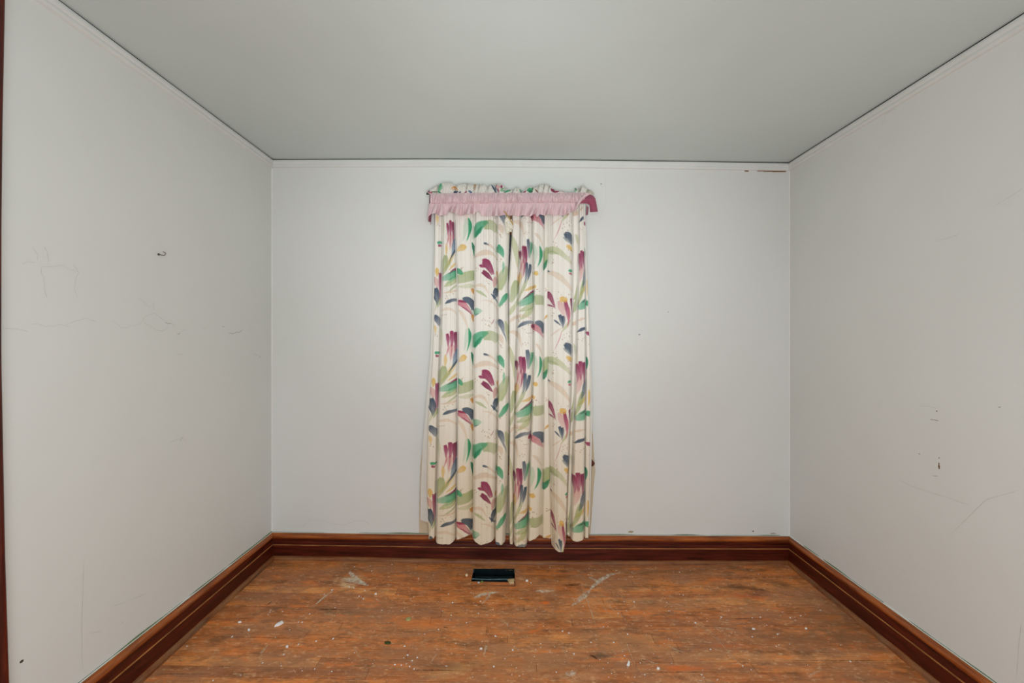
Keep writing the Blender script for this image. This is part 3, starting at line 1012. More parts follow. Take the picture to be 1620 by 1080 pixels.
for cen, n, sp in (((930, 290), 8, 26), ((860, 200), 6, 22), ((925, 400), 4, 20), ((1030, 280), 4, 14), ((1310, 330), 6, 20), ((1290, 560), 6, 22),
                   ((1230, 920), 6, 20), ((1200, 480), 4, 20), ((1170, 640), 4, 20), ((1400, 360), 5, 18), ((1250, 360), 6, 30), ((1100, 880), 4, 10),
                   ((1020, 880), 5, 16), ((1470, 400), 3, 10), ((1160, 130), 4, 16)):
    CR.dots(cen, n, sp, seed=n + int(cen[0]))


def cloth_mat(name, attr=True, col=(0.6, 0.55, 0.5, 1), trans=0.18, tint=None, warm=True):
    t = NT(name)
    p = t.coord()
    if attr:
        a = t.n('ShaderNodeAttribute')
        a.attribute_name = 'print'
        base = a.outputs['Color']
    else:
        nz = t.noise(p, 14, 4)
        base = t.ramp(nz, [(0.3, tuple(x * 0.93 for x in col[:3]) + (1,)), (0.7, col)])
    if warm:   # cotton yellower towards the bottom, varied by noise
        y = t.noise(p, 5.0, 5, 0.6, sc=(1.6, 1, 0.5))
        sep = t.n('ShaderNodeSeparateXYZ')
        t.l(p, sep.inputs[0])
        low = t.n('ShaderNodeMapRange')
        t.l(sep.outputs[2], low.inputs[0])
        low.inputs[1].default_value = 1.45; low.inputs[2].default_value = 0.3
        low.inputs[3].default_value = 0.0; low.inputs[4].default_value = 1.0
        fac = t.math('MULTIPLY', t.math('MULTIPLY_ADD', y, 0.8, 0.55), t.math('MULTIPLY', low.outputs[0], 0.72))
        base = t.mix(fac, base, (0.93, 0.80, 0.58, 1), 'MULTIPLY')
    wv = t.noise(p, 600, 2)
    wr = t.noise(p, 28, 5, 0.6, sc=(1, 1, 0.35))
    t.bump(t.math('ADD', t.math('MULTIPLY', wv, 0.15), wr), 0.32, 0.003)
    m = t.base(base, 0.85, 0.12)
    t.b.inputs['Sheen Weight'].default_value = 0.15
    if trans:
        tr = t.n('ShaderNodeBsdfTranslucent')
        if tint: tr.inputs[0].default_value = tint
        else: t.l(base, tr.inputs[0])
        mx = t.n('ShaderNodeMixShader')
        mx.inputs[0].default_value = trans
        t.l(t.b.outputs[0], mx.inputs[1]); t.l(tr.outputs[0], mx.inputs[2])
        t.l(mx.outputs[0], t.out.inputs[0])
    return m


M['print'] = cloth_mat('floral_cotton', trans=0.06)
M['print_top'] = cloth_mat('floral_cotton_header', trans=0.12, warm=False)
M['lining'] = cloth_mat('white_lining', False, L4(240, 237, 230), 0.25, warm=False)
M['pink'] = cloth_mat('rose_pink_cotton', False, L4(240, 214, 217), 0.11, tint=L4(214, 96, 128), warm=False)
M['rose'] = cloth_mat('deep_rose_cotton', False, L4(168, 88, 112), 0.08, warm=False)
M['cream'] = cloth_mat('cream_satin', False, L4(246, 241, 226), 0.15, warm=False)

DC = 2.868    # reference depth of the curtain cloth


def cpt(px, py, off):
    """off: metres in front of the reference plane (towards the room)"""
    return (px - CX) * DC / F, DC - off, ZC - (py - CY) * DC / F


def curtain(name, B, CV, fronts, sides, hem, ytop, thr, seed, root):
    K = len(B) - 1
    T, KI = [], []
    for k in range(K):
        w = CV.nom[k + 1] - CV.nom[k]
        n = max(14, int(w * 2.3))
        u = np.linspace(0, 1, n, endpoint=(k == K - 1))
        u = 0.55 * u + 0.45 * (0.5 - 0.5 * np.cos(np.pi * u))
        T.append(u); KI.append(np.full(n, k))
    T = np.concatenate(T); KI = np.concatenate(KI)
    N = len(T)
    vb = (BL if B is BL else BR)
    m = 880
    V = np.linspace(0, 1, m)
    # hem height from the measured bottom line, per column
    bb_ = bounds(B, 852.0)
    xb = bb_[KI] + T * (bb_[KI + 1] - bb_[KI])
    hy = np.zeros(N)
    for k in range(K):
        sel = KI == k
        h = [q for q in hem if q[0] == k]
        hy[sel] = np.interp(xb[sel], [q[1] for q in h], [q[2] for q in h])
    ty = np.array([ytop(x) for x in xb])
    PY = ty[:, None] + (hy - ty)[:, None] * V[None, :]
    Bi = np.array([np.interp(PY.reshape(-1), YS, r).reshape(PY.shape) for r in B])
    lo = np.take_along_axis(Bi, KI[None, :, None].repeat(m, 2), 0)[0]
    hi = np.take_along_axis(Bi, (KI + 1)[None, :, None].repeat(m, 2), 0)[0]
    PX = lo + T[:, None] * (hi - lo)
    Fr = np.array(fronts)[KI][:, None]
    sd = np.array(sides)[KI][:, None]
    Tq = np.where(sd > 0, T[:, None] ** 1.7, 1 - (1 - T[:, None]) ** 1.7)
    Tq = np.where(sd == 0, T[:, None], Tq)
    prof = 1 - np.abs(2 * Tq - 1) ** 6
    down = 0.5 + 0.75 * V[None, :] ** 0.7
    off = 1.25 * Fr * prof * down
    # gathers below the heading, dying out downwards
    s = CV.nom[KI] + T * (CV.nom[KI + 1] - CV.nom[KI])
    g = np.zeros((N, 1)); rng = np.random.default_rng(int(seed * 10))
    g = sum(a * np.sin(s * f + ph) for a, f, ph in ((1.0, 0.52, rng.uniform(0, 6)), (0.8, 0.83, rng.uniform(0, 6)), (0.5, 1.3, rng.uniform(0, 6))))[:, None]
    dec = 0.55 + 1.0 * np.exp(-V[None, :] * 7)
    edge_k = np.clip(np.minimum(T, 1 - T)[:, None] * 6, 0, 1)
    off = off + 0.0027 * g * dec * edge_k
    top_g = np.array([min(0.4, abs(mnoise.noise(Vector((q * 0.33, seed, 0.3))))) + 0.5 * min(0.4, abs(mnoise.noise(Vector((q * 0.7, seed, 4.3))))) for q in s])[:, None]
    off = off + 0.030 * top_g * (0.07 + np.exp(-V[None, :] * 6.0)) * edge_k
    dm = np.minimum(T, 1 - T)[:, None] * (hi - lo)
    off = off - 0.014 * np.exp(-(dm / 0.9) ** 2)
    # slow wander down the length
    w2 = np.sin(V[None, :] * 9 + s[:, None] * 0.12 + seed) * 0.002 + np.sin(V[None, :] * 23 + s[:, None] * 0.3) * 0.0008
    off = off + w2
    off = off - 0.010 * (1 - V[None, :])
    X = (PX - CX) * DC / F
    Z = ZC - (PY - CY) * DC / F
    P = np.stack([X, DC + 0.012 - off, Z], -1)
    colr = CV.sample(np.repeat(s[:, None], m, 1), PY)
    # stitched hem fold
    colr = lin(colr)
    o = grid(name, P, M['print'], None, colr)
    put(o, root)
    return o


cl = empty('floral_curtain', (-0.26, DC, 0.2))
tag(cl, 'left-hand panel of the cream floral brush-stroke curtains, wider pleats, under the pink valance', 'curtain', 'floral curtains at the window')
cr = empty('floral_curtain', (0.24, DC, 0.2))
tag(cr, 'right-hand panel of the cream floral brush-stroke curtains, one pleat hanging lower over the baseboard', 'curtain', 'floral curtains at the window')
hemL = [(0, 677, 853), (0, 688, 848), (1, 688, 854.5), (1, 712, 855.7), (1, 721, 851.5), (2, 721, 851.5), (2, 741, 844.5), (2, 746.5, 847),
        (3, 746.5, 847.5), (3, 761, 856), (3, 782, 850.5), (4, 783, 855), (4, 790, 858), (4, 799, 857.5)]
hemR = [(0, 806, 857), (0, 812, 857.5), (1, 812, 857.5), (1, 820, 859.5), (1, 832, 859), (2, 834, 853), (2, 853, 843.5), (2, 857, 849.5),
        (3, 857, 849.5), (3, 873, 851.5), (4, 873.5, 864.5), (4, 881, 865.8), (4, 889.5, 865.7), (4, 894, 846), (5, 894.5, 841), (5, 901, 848.7),
        (6, 901, 848.7), (6, 910, 852), (6, 923, 849), (7, 924, 849), (7, 929, 848.5), (7, 931.5, 852)]
curtain('panel', BL, CL, [0.022, 0.036, 0.026, 0.040, 0.032], [1, 0, -1, 0, -1], hemL, lambda x: 312.0, 0, 1.3, cl)
curtain('panel', BR, CR, [0.026, 0.038, 0.032, 0.010, 0.046, 0.012, 0.036, 0.020], [0, 0, -1, 0, 1, 0, 0, -1], hemR,
        lambda x: 312.0 if x < 890 else 320.5, 0, 4.1, cr)


def lining(pl, pr, y0, y1, root, off, hemv):
    """pl, pr: lists of (y, x) for both edges"""
    n, m = 40, 160
    P = np.zeros((n, m, 3))
    for i in range(n):
        u = i / (n - 1)
        for j in range(m):
            v_ = j / (m - 1)
            yb = y1 + hemv * u
            y = y0 + (yb - y0) * v_
            xl = np.interp(y, [q[0] for q in pl], [q[1] for q in pl]); xr = np.interp(y, [q[0] for q in pr], [q[1] for q in pr])
            x = xl + (xr - xl) * u
            o_ = off + 0.004 * math.sin(u * 9 + v_ * 4) + 0.003 * math.sin(v_ * 19 + u * 5)
            d = DC - o_
            P[i, j] = ((x - CX) * d / F, d, ZC - (y - CY) * d / F)
    o = grid('lining', P, M['lining'])
    put(o, root)


lining([(312, 690), (480, 684), (560, 681), (640, 674), (720, 668), (770, 665.5), (822, 665)], [(312, 740), (870, 740)], 322, 822, cl, -0.016, 26)
lining([(312, 880), (870, 880)], [(312, 925), (450, 930), (560, 934.5), (640, 937), (700, 936.5), (830, 933)], 322, 828, cr, -0.016, 4)

# ---------------------------------------------------------------- valance
val = empty('valance', (0, 2.83, 2.3))
tag(val, 'gathered pink ruffled valance with puffed floral heading, right corner flipped up', 'valance')
# ---------------------------------------------------------------- curtain rod (hidden inside the headings, with returns to the wall)
zr = ZC - (313 - CY) * 2.88 / F
pts = [(-0.525, D - 0.001, zr), (-0.525, 2.89, zr), (-0.51, 2.877, zr), (0.44, 2.877, zr), (0.455, 2.89, zr), (0.455, D - 0.001, zr)]
v, f = [], []
for i, p in enumerate(pts):
    v += [(p[0], p[1], p[2] - 0.012), (p[0], p[1], p[2] + 0.012)]
for i in range(len(pts) - 1):
    f.append((2 * i, 2 * i + 2, 2 * i + 3, 2 * i + 1))
o = obj('rod_bar', v, f, simple('white_metal', L4(210, 208, 200), 0.4, 0.5)); put(o, val)
sm = o.modifiers.new('s', 'SOLIDIFY'); sm.thickness = 0.002
for X in (-0.525, 0.455):
    o = bevel_box('bracket', (X - 0.008, X + 0.008, D - 0.004, D + 0.0005, zr - 0.025, zr + 0.025), simple('bracket_metal', L4(180, 178, 170), 0.4, 0.5), None, 0.001)
    put(o, val)

DV = 2.818


def vp(px, py, off=0.0):
    d = DV - off
    return ((px - CX) * d / F, d, ZC - (py - CY) * d / F)


def n1(x, seed, octs=3):
    r = 0.0; a = 1.0
    for k in range(octs):
        r += a * mnoise.noise(Vector((x, seed * 3.7 + k * 9, 0.5)))
        a *= 0.55; x *= 2.1
    return r


# gathered band
n, m = 1100, 22
P = np.zeros((n, m, 3))
for i in range(n):
    u = i / (n - 1)
    px = 679.5 + (925 - 679.5) * u
    yt = np.interp(px, [679, 700, 760, 925], [306, 305.5, 305, 304.6])
    yb = np.interp(px, [679, 800, 925], [322, 320.8, 320.0])
    for j in range(m):
        v_ = j / (m - 1)
        dens = 0.55 if px < 700 else 1.0
        q1 = mnoise.noise(Vector((px * 0.34 * dens + 0.25 * v_, 1.0, v_ * 0.7)))
        q2 = mnoise.noise(Vector((px * 0.62, 5.0, v_ * 1.1)))
        w = 0.046 * min(0.32, abs(q1)) + 0.026 * min(0.3, abs(q2)) * dens - 0.001
        pin = min(1.0, 0.3 + 4 * min(v_, 1 - v_))
        bulge = 0.006 * math.sin(math.pi * v_)
        x, y, z = vp(px, yt + (yb - yt) * v_, bulge + w * pin)
        if u < 0.012: y += (0.012 - u) / 0.012 * 0.02
        P[i, j] = (x, y, z)
band = grid('gathered_band', P, M['pink']); put(band, val)

# ruffle below the band
hemv = [(676, 346), (678, 342.5), (684, 338), (688, 337.2), (692, 340.5), (700, 340.8), (708, 339.5), (712, 335), (716, 335.5), (722, 338), (727, 341), (734, 340),
        (742, 337.5), (748, 338), (750, 340), (753, 336), (757, 333.5), (760, 339.5), (765, 341.5), (771, 340.5), (776, 341.8), (784, 341), (790, 341.5), (797, 340),
        (803, 340.5), (809, 341), (813, 340), (818, 342), (828, 340.2), (832, 341.5), (838, 342), (846, 338.5), (849, 343.5), (853, 339), (862, 341), (868, 338.5),
        (876, 340.3), (884, 340), (892, 340.8), (899, 338), (905, 334.5), (909, 333)]
hx = [q[0] for q in hemv]; hyv = [q[1] for q in hemv]
n, m = 1300, 30
P = np.zeros((n, m, 3))
for i in range(n):
    u = i / (n - 1)
    px = 679.5 + (911 - 679.5) * u
    y0 = np.interp(px, [679, 800, 925], [321.3, 320.3, 319.6])
    pe = 676 + (909 - 676) * u
    y1 = float(np.interp(pe, hx, hyv))
    for j in range(m):
        v_ = j / (m - 1)
        y = y0 + (y1 - y0) * v_
        k = v_ ** 0.75
        sl = 0.5 * v_ * n1(px * 0.02, 8)
        fa = min(0.5, abs(mnoise.noise(Vector((px * 0.115 + sl, 5.0, v_ * .3)))))
        fb = min(0.45, abs(mnoise.noise(Vector((px * 0.27 + sl, 6.0, v_ * .5)))))
        fold = 0.120 * min(.4, fa) + 0.030 * min(.35, fb) * (1 - 0.5 * v_) - 0.026
        fine = 0.012 * min(.4, abs(mnoise.noise(Vector((px * 0.6, 7.0, v_))))) * (1 - v_)
        xx = px + (pe - px) * v_ + 2.2 * n1(px * 0.13, 9, 2) * v_
        P[i, j] = vp(xx, y, 0.002 + k * (0.010 + fold) + fine)
ruf = grid('ruffle', P, M['pink']); put(ruf, val)
# stitched line
v, f = tube([vp(680 + 243 * i / 120, np.interp(680 + 243 * i / 120, [679, 800, 925], [321.8, 320.7, 320.0]), 0.0035 + 0.0012 * n1(i * .9, 3)) for i in range(121)], 0.0011, 6)
o = obj('seam', v, f, M['rose'], None, True); put(o, val)

# left return running back to the wall, deep rose inside
n, m = 40, 24
P = np.zeros((n, m, 3))
for i in range(n):
    u = i / (n - 1)
    for j in range(m):
        v_ = j / (m - 1)
        x, y, z = vp(679.5 - 2.5 * v_, 306 + 40 * v_)
        P[i, j] = (x + 0.004 * math.sin(u * 9 + v_ * 2) * v_, y + 0.002 + u * (D - 0.004 - y), z - 0.01 * u * v_ + 0.004 * math.sin(u * 14) * v_)
o = grid('side_return', P, M['rose']); put(o, val)

# puffed floral heading
HT = [(674.6, 303.5), (676, 302), (679, 300.5), (688, 294.8), (695, 291), (702, 288.8), (712, 288.3), (717, 290.5), (720.5, 293.8), (725, 292), (731, 290.5),
      (740, 289.8), (747, 292), (751, 291), (754, 293), (757, 291.6), (766, 291.6), (771, 295), (777, 292), (785, 291), (794, 291.5), (800, 296),
      (803, 299.5), (808, 301), (814, 299), (816.8, 295.3), (821, 297.5), (825, 301), (828, 304), (833.5, 297.5), (839, 294.3), (846, 296.5), (852, 293),
      (859, 291), (867, 292), (872, 296), (876, 299.5), (883, 301.5), (893, 303), (898, 304.6)]
P_end = [(908, 304.6), (909.5, 297), (914, 300), (918, 295), (924, 292.8), (928, 297.5), (936, 302), (941, 306.5), (940, 309)]


class Flat:
    """small print canvas addressed directly in 10.8x zoom units of the valance heading"""
    def __init__(s, x0, x1, y0, y1, cell=0.25):
        s.x0, s.y0, s.c = x0, y0, cell
        s.img = np.ones((int((y1 - y0) / cell), int((x1 - x0) / cell), 3)) * np.array((232, 229, 221), float)
        s.X, s.Y = np.meshgrid((np.arange(s.img.shape[1]) + .5) * cell + x0, (np.arange(s.img.shape[0]) + .5) * cell + y0)

    def st(s, a, bq, w, col, al=0.9):
        a = np.array(a, float); bq = np.array(bq, float)
        dv = bq - a
        t = np.clip(((s.X - a[0]) * dv[0] + (s.Y - a[1]) * dv[1]) / (dv @ dv), 0, 1)
        dist = np.hypot(s.X - a[0] - t * dv[0], s.Y - a[1] - t * dv[1])
        k = np.clip((w / 2 * (0.6 + 0.4 * np.sin(math.pi * np.clip(t * 1.1, 0, 1))) - dist) / 0.5 + .5, 0, 1) * al
        s.img += (np.array(col, float) - s.img) * k[..., None]

    def sample(s, x, y):
        j = np.clip(((x - s.x0) / s.c).astype(int), 0, s.img.shape[1] - 1)
        i = np.clip(((y - s.y0) / s.c).astype(int), 0, s.img.shape[0] - 1)
        return s.img[i, j]


HD = Flat(670, 946, 284, 314)
A = lambda x, y: (660 + x / 10.8, 280 + y / 10.8)
Bq = lambda x, y: (800 + x / 10.8, 280 + y / 10.8)
for a in ((A(405, 120), A(365, 245), 4, GRN), (A(420, 150), A(380, 230), 5, LGR), (A(360, 250), A(410, 285), 3, DGRN), (A(240, 255), A(340, 250), 2, (90, 100, 70)),
          (A(170, 280), A(215, 345), 5, (30, 50, 56)), (A(185, 250), A(250, 275), 3, PNK), (A(210, 225), A(190, 260), 1.5, NVY),
          (A(590, 195), A(640, 170), 4, ORG), (A(640, 170), A(690, 220), 2.5, ORG), (A(590, 200), A(670, 215), 4, PCH), (A(630, 260), A(690, 250), 4, NVY), (A(720, 265), A(740, 255), 2.5, NVY),
          (A(800, 280), A(850, 240), 2, MAG), (A(880, 240), A(930, 262), 3.2, BLU), (A(975, 130), A(1000, 140), 3, ORG), (A(985, 150), A(985, 220), 3.5, PCH),
          (A(1275, 140), A(1350, 265), 2.6, NVY), (A(1310, 140), A(1380, 260), 3, GBL), (A(1370, 190), A(1400, 260), 2, MAG), (A(1360, 150), A(1400, 180), 5, LPK),
          (A(1435, 150), A(1445, 180), 4, MAG), (A(1430, 215), A(1490, 190), 2.4, LGR), (A(1490, 265), A(1600, 225), 2, GRN), (A(1420, 235), A(1500, 235), 3, LGR),
          (Bq(0, 240), Bq(80, 225), 1.8, GRN), (Bq(240, 215), Bq(270, 265), 3, (120, 170, 140)), (Bq(190, 180), Bq(185, 240), 2, (190, 205, 190)), (Bq(310, 265), Bq(350, 235), 2, MAG),
          (Bq(380, 225), Bq(450, 205), 6, GRN), (Bq(400, 250), Bq(450, 245), 4, DGRN), (Bq(500, 210), Bq(560, 265), 2, (140, 100, 80)), (Bq(780, 210), Bq(830, 250), 4.5, MAG),
          (Bq(830, 255), Bq(900, 245), 3, MAG), (Bq(750, 150), Bq(785, 165), 1.6, DMAG), (Bq(920, 240), Bq(1000, 250), 1.5, PCH),
          (Bq(1185, 175), Bq(1210, 225), 3, (84, 130, 104)), (Bq(1180, 215), Bq(1190, 260), 2.5, LGR), (Bq(1270, 200), Bq(1250, 250), 4, (176, 176, 158)),
          (Bq(1400, 230), Bq(1510, 290), 7, (206, 200, 184))):
    HD.st(*a)


def puff(name, line, seed):
    x0, x1 = line[0][0], line[-1][0]
    n, m = max(60, int((x1 - x0) * 4)), 46
    lx = [q[0] for q in line]; ly = [q[1] for q in line]
    P = np.zeros((n, m, 3)); Cc = np.zeros((n, m, 3))
    for i in range(n):
        px = x0 + (x1 - x0) * i / (n - 1)
        top = float(np.interp(px, lx, ly))
        bot = 308.0
        for j in range(m):
            a = math.pi * (j / (m - 1)) * 1.12 - 0.10
            hgt = math.sin(max(0, min(math.pi, a)))
            dep = -math.cos(a)      # -1 front .. +1 back
            y = bot - (bot - top) * (hgt ** 0.8)
            wr = 0.012 * n1(px * 0.20 + 1.6 * hgt, seed, 2) * hgt + 0.016 * min(.35, abs(mnoise.noise(Vector((px * 0.28 - 1.8 * hgt, seed + 2, hgt))))) + 0.006 * mnoise.noise(Vector((px * .4, j * .25, seed))) - 0.004
            cr_ = sum(math.exp(-((px - c_ - 3.0 * (hgt - .5)) / w_) ** 2) for c_, w_ in ((692, .8), (720.5, 1.4), (738, .8), (750, 1.1), (757, .8), (771, 1.3), (784, .7), (800, 1.3), (811, .8), (825, 1.3), (842, .8), (851, 1.2), (860, .6), (868, .7), (876, 1.0), (918, 1.0), (930, 1.2)))
            off = -0.028 * cr_ * (0.25 + hgt) - dep * (0.010 + 0.016 * hgt * min(1, (bot - top) / 14)) + wr + 0.004
            P[i, j] = vp(px, y, off - 0.016)
            Cc[i, j] = HD.sample(np.array(px), np.array(y))
    o = grid(name, P, M['print_top'], None, lin(Cc))
    put(o, val)


puff('floral_heading', HT, 11.0)
puff('floral_heading', P_end, 15.0)

# flipped-up right corner: deep rose inside of the band, light rolled edge
def ribbon(name, A_, B_, mat, off0, off1, seed, n=60, m=26, sag=0.0, amp=0.003):
    A_ = np.array(A_, float); B_ = np.array(B_, float)

    def samp(Q, t):
        d = np.r_[0, np.cumsum(np.hypot(*np.diff(Q, axis=0).T))]; d /= d[-1]
        # smooth sampling
        return np.array([np.interp(t, d, Q[:, 0]), np.interp(t, d, Q[:, 1])])
    P = np.zeros((n, m, 3))
    for i in range(n):
        t = i / (n - 1)
        a = samp(A_, t); b_ = samp(B_, t)
        for j in range(m):
            w = j / (m - 1)
            q = a + (b_ - a) * w
            off = off0 + (off1 - off0) * w + sag * math.sin(math.pi * w) + amp * n1(t * 4 + w * 1.5, seed, 3)
            P[i, j] = vp(800 + q[0] / 10.8, 280 + q[1] / 10.8, off)
    o = grid(name, P, mat)
    put(o, val)


ribbon('flipped_corner', [(1340, 290), (1400, 275), (1440, 290), (1500, 325), (1530, 360), (1548, 440), (1575, 592)],
       [(1180, 500), (1230, 468), (1300, 450), (1385, 452), (1432, 478), (1438, 530), (1440, 598)], M['rose'], 0.004, 0.001, 21.0, sag=0.022, amp=0.012)
ribbon('rolled_edge', [(1300, 262), (1350, 270), (1300, 325), (1240, 400), (1195, 490), (1165, 592)],
       [(1450, 280), (1410, 315), (1340, 365), (1285, 425), (1235, 505), (1185, 600)], M['pink'], 0.022, 0.026, 23.0, sag=0.014, amp=0.003)
# short dark back piece going to the wall under the flipped corner
P = np.zeros((12, 12, 3))
for i in range(12):
    for j in range(12):
        u, v_ = i / 11, j / 11
        x, y, z = vp(929 + 6 * u - 1.0 * v_, 322 + (17 - 6 * u) * v_, 0.0)
        P[i, j] = (x, y + 0.03 + 0.06 * u, z)
o = grid('side_return', P, M['rose']); put(o, val)

# ---------------------------------------------------------------- cream rosette hanging on a gold cord
ros = empty('cord_rosette', vp(804.5, 356, 0.03))
tag(ros, 'small crumpled cream fabric rosette on a gold cord, hanging between the two curtain panels', 'tieback')
n, m = 64, 44
P = np.zeros((n, m, 3))
for i in range(n):
    th = 2 * math.pi * i / n
    for j in range(m):
        ph = math.pi * j / (m - 1)
        dx, dy, dz = math.sin(ph) * math.cos(th), math.sin(ph) * math.sin(th), math.cos(ph)
        q = Vector((dx, dy, dz))
        r = 1 + 0.30 * mnoise.noise(q * 1.7 + Vector((3, 1, 4))) + 0.30 * abs(mnoise.noise(q * 3.3)) + 0.10 * mnoise.noise(q * 7)
        wz = 1.0 if dz > 0 else 0.95
        P[i, j] = (0.020 * dx * r * (1.1 + 0.25 * dz), 0.015 * dy * r, 0.045 * dz * r * wz - 0.004 * dx)
cx_, cy_, cz_ = vp(804.3, 356.5, 0.032)
P += np.array([cx_, cy_, cz_])
o = grid('rosette', P, M['cream'], close_u=True); put(o, ros)
for (px, py, rx, rz_, sd, tilt) in ((803.5, 350, .014, .018, 31, .3), (806.5, 359, .017, .015, 32, -.5), (803, 364, .012, .02, 33, .1), (808.5, 361, .012, .009, 34, -.2)):
    n, m = 36, 24
    P = np.zeros((n, m, 3))
    for i in range(n):
        th = 2 * math.pi * i / n
        for j in range(m):
            rr = (j / (m - 1))
            wv = math.sin(th * 3 + sd) * 0.006 * rr
            x = rx * rr * math.cos(th); z = rz_ * rr * math.sin(th)
            P[i, j] = (x * math.cos(tilt) - z * math.sin(tilt), -0.006 * (rr ** 2) + wv, x * math.sin(tilt) + z * math.cos(tilt))
    P += np.array(vp(px, py, 0.052))
    o = grid('petal', P, M['cream'], close_u=True); put(o, ros)
gold = simple('gold_cord', L4(196, 154, 84), 0.45, 0.5, var=0.25, scale=300)
cpts = [(798.3, 334.0, .026), (800.5, 337.5, .034), (803.0, 341, .046), (805, 344.5, .056), (807.5, 348, .060), (809.8, 351.5, .060), (811.3, 355.5, .056)]
cp2 = []
for k in range(len(cpts) - 1):
    for q in range(8):
        t = q / 8
        a_, b_ = cpts[k], cpts[k + 1]
        cp2.append(vp(a_[0] + (b_[0] - a_[0]) * t, a_[1] + (b_[1] - a_[1]) * t, a_[2] + (b_[2] - a_[2]) * t))
for ph in (0, math.pi):
    pp = [(p[0] + 0.0020 * math.cos(i * 0.9 + ph), p[1] + 0.0020 * math.sin(i * 0.9 + ph), p[2] + 0.001 * math.sin(i * .9 + ph)) for i, p in enumerate(cp2)]
    v, f = tube(pp, 0.0022, 7)
    o = obj('cord_strand', v, f, gold, None, True); put(o, ros)

# ---------------------------------------------------------------- floor register hole
reg = empty('floor_register', ((RX0 + RX1) / 2, (RY0 + RY1) / 2, -0.02))
tag(reg, 'open black sheet-metal duct hole in the floorboards below the curtains, its grille missing', 'vent')
duct = simple('black_duct_metal', L4(20, 34, 36), 0.32, 0.5, 0.55, var=0.5, scale=26)
zt_ = zf(-0.1) - 0.001
v = [(RX0, RY0, zt_), (RX1, RY0, zt_), (RX1, RY1, zt_), (RX0, RY1, zt_)]
q0 = 0.001
v += [(RX0 + q0, RY0 + 0.002, -0.19), (RX1 - q0, RY0 + 0.002, -0.19), (RX1 - q0, RY1 - 0.002, -0.19), (RX0 + q0, RY1 - 0.002, -0.19)]
o = obj('duct_box', v, [(0, 4, 5, 1), (1, 5, 6, 2), (2, 6, 7, 3), (3, 7, 4, 0), (4, 7, 6, 5)], duct)
put(o, reg)
sm = o.modifiers.new('s', 'SOLIDIFY'); sm.thickness = 0.0012; sm.offset = -1
# pale metal rim pieces
rimm = simple('scuffed_rim', L4(122, 160, 172), 0.35, 0.5, 0.6, var=0.4, scale=60)
for (x0, x1, y0, y1, z0, z1) in ((RX0 + 0.001, RX0 + 0.006, RY1 - 0.04, RY1 - 0.01, zt_ - 0.004, zt_ + 0.002), (RX1 - 0.004, RX1 - 0.001, RY1 - 0.05, RY1 - 0.008, zt_ - 0.004, zt_ + 0.002),
                                 (RX0 + 0.001, RX0 + 0.007, RY0 + 0.03, RY0 + 0.042, zt_ - 0.004, zt_ + 0.002)):
    o = bevel_box('rim_tab', (x0, x1, y0, y1, z0, z1), rimm, None, 0.0008, 1); put(o, reg)
# sloping damper plate and front lip
P = np.zeros((40, 12, 3))
for i in range(40):
    for j in range(12):
        u, w = i / 39, j / 11
        P[i, j] = (RX0 + 0.012 + (RX1 - RX0 - 0.022) * u, RY0 + 0.048 + (RY1 - 0.014 - RY0 - 0.048) * w, -0.035 - 0.012 * w + 0.0015 * math.sin(u * 7) + 0.001 * mnoise.noise(Vector((u * 9, w * 6, 1))))
o = grid('damper_plate', P, duct); put(o, reg)
lp = [(RX0 + 0.002 + (RX1 - RX0 - 0.004) * i / 40, RY0 + 0.042, zt_ - 0.003 - 0.0022 * math.sin(i / 40 * 5.5) - 0.006 * i / 40) for i in range(41)]
v, f = tube(lp, 0.0016, 6)
o = obj('front_lip', v, f, rimm, None, True); put(o, reg)


# ---------------------------------------------------------------- debris on the floor
def flake(name, px, py, w, h, mat, th=0.004, seed=0, n=9, pts=None):
    X, Y, z = fl(px, py)
    rng = random.Random(seed)
    ring = []
    for k in range(n):
        a = 2 * math.pi * k / n
        r = rng.uniform(0.7, 1.15)
        ring.append((w / 2 * r * math.cos(a), h / 2 * r * math.sin(a)))
    if pts: ring = pts
    n = len(ring)
    vs = [(a, b_, 0.0) for a, b_ in ring] + [(a * 0.85, b_ * 0.85, th * rng.uniform(.8, 1.1)) for a, b_ in ring] + [(0, 0, th * 1.15)]
    fs = [(k, (k + 1) % n, n + (k + 1) % n, n + k) for k in range(n)] + [(n + k, n + (k + 1) % n, 2 * n) for k in range(n)] + [tuple(range(n - 1, -1, -1))]
    o = obj(name, vs, fs, mat)
    o.location = (X, Y, z + 0.0006)
    return o


chipw = simple('white_plaster', L4(250, 249, 247), 0.7, 0.2, var=0.03)
tag(flake('plaster_chip', 442, 988, .03, .03, chipw, .010, 1, pts=[(-.016, -.020), (.004, -.010), (.016, .010), (.010, .014), (.004, .026), (-.004, .012), (-.012, -.004)]),
    'largest white wedge-shaped plaster chip, lying on the floorboards left of centre', 'plaster chip', 'plaster chips on the floor')
tag(flake('plaster_chip', 379, 984.5, .016, .012, chipw, .006, 2), 'small white plaster chip nearest the left baseboard, beside the large wedge chip', 'plaster chip', 'plaster chips on the floor')
tag(flake('plaster_chip', 393.5, 997, .014, .012, chipw, .006, 3), 'small white plaster chip in front of and left of the large wedge chip', 'plaster chip', 'plaster chips on the floor')
tag(flake('plaster_chip', 833.5, 919, .020, .012, chipw, .008, 4), 'white oval plaster chip just right of the duct hole', 'plaster chip', 'plaster chips on the floor')
tag(flake('plaster_chip', 594.5, 940, .013, .012, chipw, .006, 5), 'small white plaster chip right of the powder smear near the back', 'plaster chip', 'plaster chips on the floor')
tag(flake('plaster_chip', 454, 1023, .014, .011, chipw, .005, 14), 'small white plaster chip nearest the front on the left boards', 'plaster chip', 'plaster chips on the floor')
